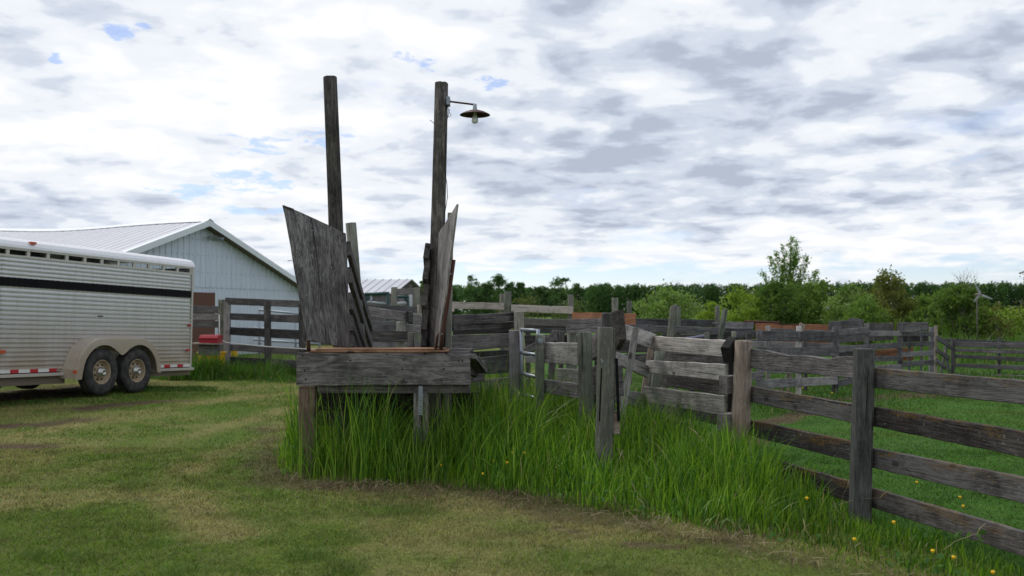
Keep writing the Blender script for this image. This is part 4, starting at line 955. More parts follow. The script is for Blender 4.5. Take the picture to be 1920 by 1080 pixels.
# the two tall poles
tl = thing('tall_pole', 'taller left wooden pole rising behind the plywood wing', 'pole', base_of(640, 9.75))
post(tl, 619.5, 145, 632, 470, 25.5, 9.75, M_pole, 'pole_shaft', n=20, w2=30)
trp = thing('tall_pole', 'right wooden pole carrying the lamp and loose wires', 'pole', base_of(812, 9.85))
post(trp, 827.5, 156, 815, 650, 25, 9.85, M_pole, 'pole_shaft', n=20, w2=30)
MB().tube([at(836, 250, 9.78), at(834, 320, 9.75), at(838, 345, 9.75), at(839, 370, 9.75), at(834, 400, 9.77), at(832, 430, 9.8)], .0035, 5).build('loose_wire', M_black, trp, smooth=True)
MB().tube([at(839, 195, 9.8), at(842, 210, 9.75), at(846, 216, 9.75), at(842, 219, 9.75), at(838, 214, 9.75), at(843, 205, 9.75), at(838, 226, 9.78)], .003, 5).build('loose_wire', M_black, trp, smooth=True)
MB().tube([at(806, 225, 9.8), at(815, 232, 9.8)], .003, 4).build('nail', M_black, trp)
# lamp
lp = thing('yard_lamp', 'rusty red saucer lamp with a bare bulb on an arm from the right pole', 'lamp', base_of(890, 9.7))
Yl = 9.72
MB().tube([at(839, 190, 9.78), at(845, 190.5, 9.75), at(889, 196, Yl)], [.011, .009, .009], 8).build('arm', M_rust, lp, smooth=True)
a = at(839.5, 183, 9.8); b = at(841.5, 198, 9.8); MB().box((a.x-.01, 9.74, b.z), (b.x+.012, 9.86, a.z)).build('bracket', M_strap, lp)
c = at(890.5, 212, Yl)
def lathe(cen, prof, n=32):
    V = []; 
    for (r, z) in prof:
        for q in range(n): V.append((cen.x+r*math.cos(2*math.pi*q/n), cen.y+r*math.sin(2*math.pi*q/n), cen.z+z))
    Fc = [(i*n+q, i*n+(q+1) % n, (i+1)*n+(q+1) % n, (i+1)*n+q) for i in range(len(prof)-1) for q in range(n)]
    return MB().add(V, Fc)
lathe(c, [(.002, .088), (.017, .088), (.019, .06), (.024, .03), (.03, .022)]).build('socket', M_galv, lp, smooth=True)
MB().tube([at(889.5, 196, Yl), c+Vector((0, 0, .09))], .011, 8).build('gooseneck', M_rust, lp, smooth=True)
lathe(c, [(.02, .030), (.05, .026), (.10, .010), (.145, -.014), (.150, -.020), (.146, -.021), (.10, .003), (.05, .017), (.02, .020)]).build('shade', M_shade, lp, smooth=True)
lathe(c, [(.014, .02), (.016, -.01), (.022, -.032), (.031, -.055), (.034, -.072), (.030, -.090), (.018, -.101), (.001, -.104)], 20).build('bulb', M_bulb, lp, smooth=True)

# ------------------------------------------------------------------ livestock trailer
TB = at(357, 690, 19.25); TF = at(0, 704, 15.0)
fx = (TF-TB).normalized(); fy = Vector((0, 0, 1)).cross(fx).normalized(); fz = fx.cross(fy)
TM = Matrix.Translation(TB) @ Matrix(((fx.x, fy.x, fz.x), (fx.y, fy.y, fz.y), (fx.z, fy.z, fz.z))).to_4x4()
tr = thing('livestock_trailer', 'silver ribbed aluminium livestock trailer with tandem wheels parked at the left edge', 'trailer', tuple(TB))
TL, TW, TH = 6.9, 2.1, 2.1
def tpart(mb, name, mat, parent=None, smooth=False): return mb.build(name, mat, parent or tr, TM, smooth)
def ribs(z0, z1, y, sgn=1, pitch=0.07):
    """profile (z, y) of ribbed sheet"""
    pts = []; z = z0
    while z < z1-1e-4:
        e = min(z+pitch, z1)
        pts += [(z, 0), (z+pitch*.46, 0), (z+pitch*.58, .022), (z+pitch*.80, .025)]
        z += pitch
    pts = [(min(p[0], z1), p[1]) for p in pts]+[(z1, 0)]
    return [(y+sgn*q, zz_) for zz_, q in pts]
def sheet(prof, x0, x1, back):
    V = []; 
    for (y, z) in prof: V += [(x0, y, z), (x1, y, z)]
    Fc = [(2*i, 2*i+1, 2*i+3, 2*i+2) for i in range(len(prof)-1)]
    return MB().add(V, Fc)
edges = [0.05, 1.55, 3.05, 4.55, 5.9, TL]
for i in range(5):
    tpart(sheet(ribs(0.03, 1.345, 0), edges[i]+.002, edges[i+1]-.002, 0), 'side_sheet', M_alu)
    tpart(sheet(ribs(1.49, 1.815, 0, 1, 0.066), edges[i]+.002, edges[i+1]-.002, 0), 'side_sheet', M_alu)
tpart(sheet(ribs(0.03, 1.345, -TW, -1), 0, TL, 0), 'far_side_sheet', M_alu); tpart(sheet(ribs(1.345, 1.815, -TW, -1), 0, TL, 0), 'far_side_sheet', M_alu)
for i in range(9): tpart(MB().box((.05+i*.77, -.01, 1.345), (.05+i*.77+.766, .010 if i % 2 else .012, 1.49)), 'black_panel', M_black)
tpart(MB().box((0.04, -.02, 1.81), (TL, .016, 1.835)), 'slot_rail', M_rub); tpart(MB().box((0.04, -.02, 1.912), (TL, .016, 1.935)), 'slot_rail', M_rub)
tpart(MB().box((0, -TW-.01, 1.81), (TL, -TW+.02, 1.835)), 'slot_rail', M_rub); tpart(MB().box((0, -TW-.01, 1.912), (TL, -TW+.02, 1.935)), 'slot_rail', M_rub)
sp = .398
for i in range(18):
    tpart(MB().box((.04+i*sp-.004*(i == 0), -.02, 1.835), (.04+i*sp+.062, .010, 1.912)), 'slot_post', M_rub)
    if i % 4 != 3: tpart(MB().box((.04+i*sp, -TW, 1.835), (.04+i*sp+.396, -TW+.02, 1.900 if i % 2 else 1.912)), 'added_slot_blocker', M_void)  # added dark plates that block daylight through most far slots
tpart(MB().box((0, -.03, 0.0), (.045, .022, 1.94)), 'corner_post', M_rub)
# roof
prof = [(.020, 1.935), (.026, 1.95), (.020, 1.99), (-.02, 2.05), (-.09, 2.09), (-.22, 2.11), (-TW/2, 2.13), (-TW+.22, 2.11), (-TW+.09, 2.09), (-TW+.02, 2.05), (-TW-.02, 1.99), (-TW-.02, 1.935), (-TW+.02, 1.935), (-TW+.1, 2.04), (-TW/2, 2.09), (-.1, 2.04), (-.02, 1.935)]
tpart(MB().prism(prof, 0, -.03, TL+.03), 'roof', M_cap)
# rear and front walls, floor
tpart(MB().box((0.0, -TW+.02, 0.03), (.03, -.04, 1.93)), 'rear_door', M_alu); tpart(MB().box((TL-.03, -TW+.02, 0.03), (TL, -.04, 1.93)), 'front_wall', M_alu)
tpart(MB().box((0.04, -TW+.01, -.02), (TL-.04, -.02, 0.02)), 'floor', M_void)
# gooseneck beyond the frame
tpart(MB().box((TL, -TW+.02, 1.0), (TL+2.2, -.02, 1.93)), 'gooseneck_nose', M_alu)
# rub rail and underframe
tpart(MB().box((3.30, -.02, -.035), (TL, .075, 0.012)), 'rub_rail', M_rub); tpart(MB().box((-.01, -.02, -.035), (1.26, .075, 0.012)), 'rub_rail', M_rub)
tpart(MB().box((3.20, -.06, -.17), (TL, -.01, -.035)), 'underframe', M_frame); tpart(MB().box((0.0, -.06, -.13), (1.3, -.01, -.035)), 'underframe', M_frame)
tpart(MB().box((0.0, -TW+.01, -.17), (TL, -TW+.06, -.03)), 'underframe', M_frame)
for x in (.3, 1.2, 2.2, 3.2, 4.2, 5.4, 6.6): tpart(MB().box((x-.03, -TW+.06, -.12), (x+.03, -.06, -.03)), 'crossmember', M_frame)
# reflective tape
x = 3.42; i = 0
while x < TL-.1:
    wd = .16 if i % 2 == 0 else .22
    tpart(MB().box((x, .010, .028), (x+wd, .0295, .080)), 'reflective_tape', M_tape_r if i % 2 == 0 else M_tape_w); x += wd+.002; i += 1
x = .06; i = 1
while x < 1.2:
    wd = .17 if i % 2 == 0 else .20
    tpart(MB().box((x, .010, .028), (min(x+wd, 1.2), .0295, .080)), 'reflective_tape', M_tape_r if i % 2 == 0 else M_tape_w); x += wd+.002; i += 1
mb = MB()
for q in range(62):
    for zz_ in (1.352, 1.483): mb.box((.08+q*.11, .011, zz_-.005), (.09+q*.11, .0165, zz_+.005))
o = tpart(mb, 'rivet_row', M_rub); o['kind'] = 'stuff'
# marker lamps and latch
for (s, z, w, h_, y) in ((.07, .80, .05, .045, .018), (.09, .33, .09, .035, .018), (4.46, .33, .12, .05, .018), (3.27, .0, .06, .05, .27)):
    tpart(MB().box((s, y, z), (s+w, y+.025, z+h_)), 'marker_lamp', M_amber if s > 1 else M_tape_r)
c = Vector((4.02-.05, -.01, 2.065)); tpart(MB().box((c.x-.05, -.05, 2.03), (c.x+.05, .03, 2.065)), 'marker_lamp', M_amber)
tpart(MB().box((2.42, .016, .935), (2.53, .035, .950)), 'latch', M_black)
# fender
def arc(cx_, cz_, r, a0, a1, n): return [(cx_+r*math.cos(R(a0+(a1-a0)*i/n)), cz_+r*math.sin(R(a0+(a1-a0)*i/n))) for i in range(n+1)]
c1x, c2x = 1.76, 2.62
outer = [(3.26, -.10), (3.235, .05)]+arc(c2x+.02, .0, .575, 12, 84, 10)+arc(c1x-.02, .0, .575, 96, 176, 10)+[(1.165, -.04)]
inner = [(3.12, -.10), (3.10, .02)]+arc(c2x, -.02, .475, 8, 128, 12)+[(2.235, .295), (2.19, .275), (2.145, .295)]+arc(c1x, -.02, .475, 52, 172, 12)+[(1.275, -.04)]
def resample(P, n):
    d = [0]
    for a, b in zip(P[:-1], P[1:]): d.append(d[-1]+math.dist(a, b))
    t = np.linspace(0, d[-1], n); return list(zip(np.interp(t, d, [p[0] for p in P]), np.interp(t, d, [p[1] for p in P])))
n = 56; O = resample(outer, n); I = []
# inner edge points matched by x order for clean strips
I = resample(inner, n)
V = []
for (x, z) in O: V.append((x*1.0+(0.07*(x-2.2)/1.05 if x > 2.2 else 0), -.01, z+.02))    # against the wall
for (x, z) in O: V.append((x, .235, z))
for (x, z) in O: V.append(((x-2.19)*.985+2.19, .26, z-.012))
for (x, z) in I: V.append((x, .262, z))
for (x, z) in I: V.append((x, .245, z))
Fc = [(r*n+i, r*n+i+1, (r+1)*n+i+1, (r+1)*n+i) for r in range(4) for i in range(n-1)]
fo = tpart(MB().add(V, Fc), 'fender', M_fender, smooth=False)
tpart(MB().add([(x, y, z) for (x, z) in O for y in (.24, .0)], [(2*i, 2*i+1, 2*i+3, 2*i+2) for i in range(n-1)]), 'fender_liner', M_black) if False else None
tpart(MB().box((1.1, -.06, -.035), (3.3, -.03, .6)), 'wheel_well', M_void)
# wheels
def wheel(s, y, face, parent_thing=tr, detail=True):
    """face=+1: outer face towards +y"""
    Rt = .385; wd = .21; z0 = 0.0
    def lat(prof, nm, mat, par, sm=True, n=36):
        V = [(s+r*math.cos(2*math.pi*q/n), y+face*yy, z0+r*math.sin(2*math.pi*q/n)) for (r, yy) in prof for q in range(n)]
        Fc = [(i*n+q, i*n+(q+1) % n, (i+1)*n+(q+1) % n, (i+1)*n+q) for i in range(len(prof)-1) for q in range(n)]
        return tpart(MB().add(V, Fc), nm, mat, par, sm)
    tyre_p = [(.20, -wd), (.30, -wd-.01), (.365, -wd+.01), (Rt, -wd+.035)]
    for g in range(5):
        yb = -wd+.045+g*.030; tyre_p += [(Rt, yb), (Rt, yb+.020), (Rt-.010, yb+.022), (Rt-.010, yb+.028)]
    tyre_p += [(Rt, -.04), (.368, -.012), (.34, .0), (.29, .006), (.235, .0), (.215, -.012), (.205, -.03)]
    w = tpart(MB().box((s-.05, y-face*.12-.02, -.05), (s+.05, y-face*.12+.02, .05)), 'wheel', M_rim)
    lat(tyre_p, 'tyre', M_tyre, w, True)
    lat([(.207, -.02), (.205, -.012), (.195, -.012), (.188, -.03), (.178, -.075), (.150, -.085), (.140, -.070), (.085, -.060), (.0, -.060)], 'rim', M_rim, w)
    if detail:
        lat([(.085, -.062), (.088, -.045), (.082, -.02), (.062, .0), (.058, .018), (.050, .030), (.036, .034), (.034, .028), (.0, .028)], 'hub', M_hub, w, True, 24)
        for q in range(8):
            a = 2*math.pi*q/8; c = Vector((s+.074*math.cos(a), y, .074*math.sin(a))); tpart(MB().tube([(c.x, y-face*.06, c.z), (c.x, y-face*.022, c.z)], .014, 8), 'lug_nut', M_hub, w)
            a += .39; c = Vector((s+.125*math.cos(a), y, .125*math.sin(a))); tpart(MB().tube([(c.x, y-face*.072, c.z), (c.x, y-face*.060, c.z)], .017, 8), 'hand_hole', M_black, w)
for s in (c1x, c2x): wheel(s, .235, 1); wheel(s, -TW-.235, -1, detail=False)
for s in (c1x, c2x): tpart(MB().tube([(s, -TW-.1, 0), (s, .1, 0)], .04, 8), 'axle', M_frame)

# ------------------------------------------------------------------ barn
pk = at(393, 415, 32.0)
bg = Vector((.314, .949, 0)).normalized(); br = Vector((-.949, .314, 0)).normalized()
BO = Vector((pk.x, pk.y, 0))+br*0.35; BH = pk.z; SLP = 0.315; HW = 6.5; BLn = 26.0
BM = Matrix.Translation(BO) @ Matrix(((br.x, bg.x, 0, 0), (br.y, bg.y, 0, 0), (0, 0, 1, 0), (0, 0, 0, 1)))    # x along the ridge, y across the gable
bn = thing('barn', 'long pale blue metal barn with a low gabled grey roof behind the trailer', 'barn', tuple(BO))
def bpart(mb, nm, mat, parent=None): return mb.build(nm, mat, parent or bn, BM)
def sag(x, y): return -0.17*math.exp(-((x-5.5)/3.2)**2)*(1-abs(y)/HW)**2 + (0.05*math.sin(x*0.9) if x > 10 else 0)*(1-abs(y)/HW)
def rz(x, y): return BH-abs(y)*SLP+sag(x, y)
OV = 0.35
# roof sheets with ribs
nsh = 28; wsh = (BLn+OV)/nsh
for side in (-1, 1):
    for i in range(nsh):
        x0 = -OV+i*wsh+.003; x1 = x0+wsh-.006; V = []; Fc = []
        xsn = []
        for q in range(3): c = x0+(q+.5)*wsh/3; xsn += [(c-.13 if q == 0 else c-.13, 0), (c-.03, 0), (c-.012, .013), (c+.012, .013), (c+.03, 0)]
        xsn = [(x0, 0)]+[p for p in xsn if p[0] > x0+.001]+[(x1, 0)]
        rows = 6
        for r_ in range(rows+1):
            y = side*(r_/rows)*(HW+.3)
            for (xx, dzz) in xsn: V.append((xx, y, rz(xx, min(abs(y), HW)*1.0) - max(0, abs(y)-HW)*SLP+dzz+.03))
        m = len(xsn)
        Fc = [(r_*m+k, r_*m+k+1, (r_+1)*m+k+1, (r_+1)*m+k) for r_ in range(rows) for k in range(m-1)]
        bpart(MB().add(V, Fc), 'roof_sheet', M_roof)
# ridge cap
V = []; 
xr = np.linspace(-OV-.03, BLn, 40)
for x in xr:
    for (y, dzz) in ((-.22, -.03), (-.03, .062), (0, .07), (.03, .062), (.22, -.03)): V.append((x, y, rz(x, 0)+dzz+.02))
Fc = [(i*5+k, i*5+k+1, (i+1)*5+k+1, (i+1)*5+k) for i in range(len(xr)-1) for k in range(4)]
bpart(MB().add(V, Fc), 'ridge_cap', M_trim)
# verge trim
for side in (-1, 1):
    A = (-OV, 0, BH); B_ = (-OV, side*(HW+.3), BH-(HW+.3)*SLP)
    pts = [(-OV-.02, A[1], A[2]+.045), (-OV+.10, A[1], A[2]+.055), (-OV+.10, A[1], A[2]-.02), (-OV-.02, A[1], A[2]-.15)]
    V = [p for p in pts]+[(p[0], B_[1], p[2]-(HW+.3)*SLP) for p in pts]
    bpart(MB().add(V, [(0, 1, 2, 3), (4, 7, 6, 5), (0, 4, 5, 1), (1, 5, 6, 2), (2, 6, 7, 3), (3, 7, 4, 0)]), 'verge_trim', M_trim)
    V = [(-OV, 0, BH-.10), (0, 0, BH-.10), (-OV, side*(HW+.25), BH-.10-(HW+.25)*SLP), (0, side*(HW+.25), BH-.10-(HW+.25)*SLP)]
    bpart(MB().add([v for v in V]+[(v[0], v[1], v[2]-.02) for v in V], [(0, 1, 3, 2), (4, 6, 7, 5), (0, 4, 5, 1), (1, 5, 7, 3), (3, 7, 6, 2), (2, 6, 4, 0)]), 'soffit', M_frame)
# gable wall sheets: upper and lower course
ZS = 2.30
wd = 2*HW/15
for i in range(15):
    y0 = -HW+i*wd; y1 = y0+wd-.004
    for (lo, up) in ((0.0, False), (ZS, True)):
        ys_l = []
        nr = 3 if up else 4
        for q in range(nr): c = y0+(q+.5)*wd/nr; ys_l += [(c-.028, 0), (c-.014, .024 if up else .014), (c+.014, .024 if up else .014), (c+.028, 0)]
        ys_l = [(y0, 0)]+ys_l+[(y1, 0)]; V = []
        for (yy, d) in ys_l:
            roofz = BH-.11-abs(yy)*SLP
            zl, zh = (lo, min(ZS, roofz)) if not up else (ZS+.0, max(ZS, roofz))
            V += [(-d-(.012 if up else 0), yy, zl-(.03 if up else 0)), (-d-(.012 if up else 0), yy, zh)]
        if up and max(v[2] for v in V) < ZS+.02: continue
        bpart(MB().add(V, [(2*k, 2*k+1, 2*k+3, 2*k+2) for k in range(len(ys_l)-1)]), 'wall_sheet', M_wall)
bpart(MB().box((0.02, -HW, 0), (BLn, -HW+.05, BH-HW*SLP)), 'long_wall', M_wall); bpart(MB().box((0.02, HW-.05, 0), (BLn, HW, BH-HW*SLP)), 'long_wall', M_wall)
bpart(MB().prism([(-HW+.05, 0), (HW-.05, 0), (HW-.05, BH-HW*SLP-.1), (0, BH-.2), (-HW+.05, BH-HW*SLP-.1)], 0, BLn-.1, BLn), 'back_wall', M_wall)
# door: find gable coordinate for a picture column
def gab(px_):
    u = (px_-960)/F; return (u*BO.y-BO.x)/(bg.x-u*bg.y)
d0, d1 = gab(340), gab(400)
Yd = BO.y+bg.y*d1; zd = CAMZ+(583-549)/F*Yd
for zr in (0.35, 1.3, 2.24, 2.75, 3.3, 3.8):
    mb = MB(); q = -HW+.2
    while q < HW-.1:
        if zr < BH-.2-abs(q)*SLP: mb.box((-.045, q-.012, zr-.012), (-.030, q+.012, zr+.012))
        q += .2667
    o = bpart(mb, 'screw_row', M_strap); o['kind'] = 'stuff'
dr2 = bpart(MB().box((-.07, d0, 0.02), (-.035, d1, zd)), 'door', M_door)
bpart(MB().box((-.075, d0-.06, 0), (-.03, d0, zd+.05)), 'door_frame', M_trim, dr2); bpart(MB().box((-.075, d1, 0), (-.03, d1+.05, zd+.05)), 'door_frame', M_trim, dr2)
# floodlight under the peak
fl = thing('floodlight', 'small twin floodlight fixed under the barn gable peak', 'floodlight', tuple(BM @ Vector((-.1, 0, BH-.6))))
q0 = BM @ Vector((-.06, gab(384)+.3, 0)); cz = CAMZ+(583-443)/F*31.7
lx_ = gab(388)
MB().box((-.10, lx_-.03, cz-.02), (-.03, lx_+.25, cz+.04)).build('mount', M_strap, fl, BM)
for dyy in (-.22, .22):
    MB().tube([(-.08, lx_+.1+dyy*.4, cz), (-.16, lx_+.1+dyy, cz+.03), (-.30, lx_+.1+dyy*1.6, cz-.02)], [.02, .045, .075], 10).build('lamp_head', M_strap, fl, BM)

# ------------------------------------------------------------------ small shed beyond
sk = at(765, 523.5, 45.0); SO = Vector((sk.x, sk.y, 0)); SHh = sk.z
SM = Matrix.Translation(SO) @ Matrix(((br.x, bg.x, 0, 0), (br.y, bg.y, 0, 0), (0, 0, 1, 0), (0, 0, 0, 1)))
sh = thing('small_shed', 'small grey wooden shed with a pale metal roof seen between the poles', 'shed', tuple(SO))
for side in (-1, 1):
    for i in range(10):
        x0 = -.2+i*.8; V = []; m = [(x0, 0), (x0+.2, 0), (x0+.22, .03), (x0+.26, .03), (x0+.28, 0), (x0+.6, 0), (x0+.62, .03), (x0+.66, .03), (x0+.68, 0), (x0+.797, 0)]
        for y in (0, side*1.9):
            for (xx, d) in m: V.append((xx, y, SHh-abs(y)*.36+d))
        MB().add(V, [(k, k+1, k+11, k+10) for k in range(9)]).build('roof_sheet', M_roof, sh, SM)
nb = 18
for i in range(nb):
    y0 = -1.75+i*3.5/nb; y1 = y0+3.5/nb-.012; V = [(0, y0, 0), (0, y1, 0), (0, y1, SHh-.05-abs(y1)*.36), (0, y0, SHh-.05-abs(y0)*.36)]
    V += [(.03, *v[1:]) for v in V]; MB().add(V, [(0, 3, 2, 1), (4, 5, 6, 7), (0, 1, 5, 4), (1, 2, 6, 5), (2, 3, 7, 6), (3, 0, 4, 7)]).build('wall_board', M_far, sh, SM)
MB().box((.03, -1.75, 0), (7.8, -1.70, SHh-.68)).build('side_wall', M_far, sh, SM); MB().box((.03, 1.70, 0), (7.8, 1.75, SHh-.68)).build('side_wall', M_far, sh, SM)
# green steel head gate
hg = thing('head_gate', 'dark green steel cattle head gate in front of the small shed', 'head gate', base_of(715, 29))
def hb_(x1, y1, x2, y2, r, mat=M_dgreen, Y=29.0, nm='bar'): MB().tube([at(x1, y1, Y), at(x2, y2, Y)], r, 8).build(nm, mat, hg, smooth=True)
hb_(727, 548, 727, 680, .045, nm='upright'); hb_(684, 552, 729, 550, .05); hb_(684, 553, 684, 680, .045, nm='upright'); hb_(684, 566, 692, 556, .03, nm='brace'); hb_(737, 556, 766, 557, .04); hb_(766, 556, 766, 680, .04, nm='upright'); hb_(766, 568, 756, 557, .03, nm='brace')
hb_(684, 566, 728, 570, .035, M_galv); hb_(696, 552, 696, 575, .03, M_galv); hb_(740, 570, 762, 568, .05, M_tealt); hb_(770, 552, 770, 600, .05, M_tealt)

# ------------------------------------------------------------------ vegetation
def leaf_mesh(P, size, colr, flat=0.0):
    """diamond leaves at points P"""
    n = len(P); a = RNG.normal(size=(n, 3)); a /= np.linalg.norm(a, axis=1)[:, None]; b = RNG.normal(size=(n, 3)); b -= (a*b).sum(1)[:, None]*a; b /= np.linalg.norm(b, axis=1)[:, None]
    s = (size*RNG.uniform(.6, 1.35, n))[:, None]
    V = np.stack([P-a*s*.5, P+b*s*.30, P+a*s*.5, P-b*s*.30], 1).reshape(-1, 3)
    T = (np.arange(n)[:, None]*4+np.array([0, 1, 2, 3])[None]); C = np.repeat(colr[:, None, :], 4, 1).reshape(-1, 3)
    return fast_mesh(V, T, C, quads=True)
def crown_points(base, w, h, nclump, nleaf, rng, z0=0.1, shape='bush', spread=0.16, dense=0.5):
    """clumps of leaves filling an uneven crown; returns points, clump id"""
    cs = []
    while len(cs) < nclump:
        t = rng.uniform(0, 1)
        if shape == 'bush': rad = (w/2)*math.sqrt(max(0, 1-((t-0.35)/0.68)**2)) if t > .35 else (w/2)*(0.75+0.25*t/.35)
        elif shape == 'tall': rad = (w/2)*(1.0-0.78*t**1.2)*(0.9 if t > .12 else .6)
        elif shape == 'oval': rad = (w/2)*math.sin(math.pi*min(1, max(.02, t*0.92+.06)))**.6
        else: rad = (w/2)*(1-t)**.8+.05*w
        an = rng.uniform(0, 2*math.pi); rr = rad*(rng.uniform(0, 1)**dense)*rng.uniform(.75, 1.18)
        cs.append((base[0]+rr*math.cos(an), base[1]+rr*math.sin(an), z0+t*(h-z0)*rng.uniform(.93, 1.05)))
    cs = np.array(cs); k = rng.integers(0, nclump, nleaf); sc = spread*w*rng.uniform(.5, 1.2, nclump)
    P = cs[k]+rng.normal(size=(nleaf, 3))*sc[k][:, None]*np.array([1, 1, .8])*.6
    P[:, 2] = np.maximum(P[:, 2], 0.03); return P, k, cs
def shrub(px_, ytop, wpx, Y, colA, colB, name, label, cat='bush', group=None, leaf=.10, n=5200, ncl=60, shape='bush', z0=0.1, spread=.13, stems=5, dense=.45, trunk=False, ybase=None):
    r = np.random.default_rng(int(px_*7+ytop)); b = at(px_, ytop, Y); h = b.z; w = wpx/F*Y; base = (b.x, Y)
    t = thing(name, label, cat, (b.x, Y, 0), group)
    P, k, cs = crown_points(base, w*.86, h*.97, ncl, n, r, z0, shape, spread, dense)
    cA, cB = np.array(colA), np.array(colB); mixv = r.random(ncl)[k][:, None]*.6+r.random(n)[:, None]*.4
    C = (cA*(1-mixv)+cB*mixv)*r.uniform(.75, 1.25, n)[:, None]
    link('crown' if trunk else 'foliage', leaf_mesh(P, leaf, C), M_leaf, t, None)
    mb = MB(); idx = r.permutation(len(cs))[:stems*4]
    if trunk:
        mb.tube([(base[0], Y, -.1), (base[0]+.03*h*.3, Y, h*.35), (base[0], Y, h*.7), (base[0], Y, h*.96)], [.05*h**.5, .04*h**.5, .022*h**.5, .006], 7)
        for i in idx:
            c = cs[i]; zb = max(.15*h, c[2]-.28*h); mb.tube([(base[0], Y, zb), ((base[0]+c[0])/2, (Y+c[1])/2, (zb+c[2])/2+.05), tuple(c)], [.018*h**.5, .012*h**.5, .004], 5, False)
    else:
        for i in idx:
            c = cs[i]; sx = base[0]+(c[0]-base[0])*.25; sy = Y+(c[1]-Y)*.25; mb.tube([(sx, sy, -.05), ((sx+c[0])/2+.05, (sy+c[1])/2, c[2]*.55), tuple(c)], [.035, .022, .006], 5, False)
    mb.build('trunk' if trunk else 'stems', M_bark, t); return t
YG = ((.13, .22, .024), (.30, .40, .060)); LG = ((.095, .175, .032), (.26, .36, .11)); DG = ((.050, .105, .018), (.14, .22, .040)); OL = ((.10, .12, .026), (.20, .21, .055)); MG = ((.075, .145, .022), (.20, .30, .065))
shrub(1248, 541, 150, 46, *LG, 'willow_bush', 'broad pale green willow bush behind the orange plywood', leaf=.13, n=9000, ncl=90)
shrub(1335, 568, 70, 44, *YG, 'willow_bush', 'low yellow green bush right of the broad willow', leaf=.12, n=3000, ncl=40)
shrub(1392, 546, 110, 50, *YG, 'willow_bush', 'yellow green bush left of the tall leafy poplar', leaf=.13, n=5500, ncl=70)
def poplar():
    r = np.random.default_rng(12); Y = 52.0; b = at(1478, 443, Y); h = b.z
    t = thing('young_poplar', 'tall young poplar with upright leafy branches standing above the bushes', 'tree', (b.x, Y, 0))
    mb = MB(); P = []; tops = [(1482, 444, .5), (1497, 447, .35), (1458, 470, .6), (1440, 480, .5), (1514, 478, .6), (1530, 505, .5), (1470, 458, .4), (1428, 512, .5), (1505, 500, .4), (1450, 520, .3), (1520, 530, .3), (1490, 480, .2), (1465, 500, .3), (1537, 520, .3), (1480, 510, .2)]
    mb.tube([(b.x+.1, Y, -.1), (b.x+.05, Y, 1.8), (b.x+.1, Y, h*.6), (b.x+.12, Y, h-.05)], [.10, .08, .05, .008], 8)
    for (x, y, dyv) in tops:
        tp_ = at(x, y, Y); dv = r.uniform(-1, 1)*dyv; z0 = max(1.2, tp_.z-2.2); x0 = b.x+.08+(tp_.x-b.x)*.12
        a = Vector((x0, Y, z0)); c = Vector((tp_.x, Y+dv, tp_.z)); m = a.lerp(c, .5)+Vector(((c.x-a.x)*.18, dv*.1, -.08)); mb.tube([a, m, c], [.035, .02, .006], 5, False)
        for q in range(300):
            u = r.beta(1.6, 1.1); p = (a.lerp(m, u*2) if u < .5 else m.lerp(c, u*2-1)); w = .20*(1.15-u)+.035
            cl = .5+.5*math.sin(u*26+x); P.append((p.x+r.normal()*w*(.45+cl), p.y+r.normal()*w, p.z+r.normal()*w*.7))
        for s_ in range(5):
            u = r.uniform(.25, .9); p = a.lerp(c, u); e_ = p+Vector((r.uniform(-.45, .45), r.uniform(-.4, .4), r.uniform(.12, .4))); mb.tube([p, e_], [.010, .004], 4, False)
            for q in range(34): v = r.random(); g = p.lerp(e_, v); P.append((g.x+r.normal()*.07, g.y+r.normal()*.07, g.z+r.normal()*.06))
    P = np.array(P); n = len(P); m = r.random(n)[:, None]; C = (np.array((.085, .175, .025))*(1-m)+np.array((.20, .33, .06))*m)
    link('crown', leaf_mesh(P, .105, C), M_leaf, t); mb.build('trunk', M_bark, t)
poplar()
shrub(1462, 528, 120, 49, *DG, 'dark_bush', 'dark green thick bush at the foot of the tall poplar', leaf=.13, n=8500, ncl=80)
shrub(1530, 530, 100, 50, *MG, 'dark_bush', 'mid green bush immediately right of the tall poplar', leaf=.13, n=6000, ncl=70)
shrub(1590, 536, 100, 47, *LG, 'willow_bush', 'grey green bush below the forest between poplar and olive bush', leaf=.13, n=6000, ncl=70)
shrub(1665, 512, 105, 46, *OL, 'olive_bush', 'olive brown bush with a ragged top rising above the forest line', leaf=.12, n=7500, ncl=80, dense=.5)
shrub(1620, 560, 100, 42, *MG, 'willow_bush', 'mid green low bush in front of the olive bush', leaf=.12, n=5000, ncl=60)
shrub(1728, 556, 80, 46, *MG, 'willow_bush', 'small rounded green bush right of the olive bush', leaf=.12, n=3600, ncl=50)
shrub(1805, 540, 125, 38, *DG, 'dark_bush', 'dense dark green bush beside the small wind turbine', leaf=.10, n=11000, ncl=100)
shrub(1762, 545, 50, 40, *MG, 'willow_bush', 'narrow green bush on the left flank of the dense dark bush', leaf=.10, n=2800, ncl=36)
shrub(1862, 566, 70, 37, *OL, 'olive_bush', 'thin olive scrub on the right flank of the dense dark bush', leaf=.09, n=1300, ncl=30, dense=.6)
shrub(1990, 470, 190, 32, (.07, .075, .035), (.13, .125, .06), 'edge_tree', 'sparse brown green tree whose branches enter at the right edge', 'tree', leaf=.10, n=3600, ncl=70, shape='oval', z0=.6, spread=.06, trunk=True, stems=14, dense=.8)
shrub(905, 566, 80, 60, *MG, 'far_bush', 'small bush beyond the pale plank fence on the left', leaf=.15, n=1800, ncl=30) if False else None
shrub(985, 560, 110, 75, (.075, .10, .025), (.13, .15, .045), 'far_bush', 'thin yellowish scrub beyond the pale planks', leaf=.16, n=1800, ncl=34)
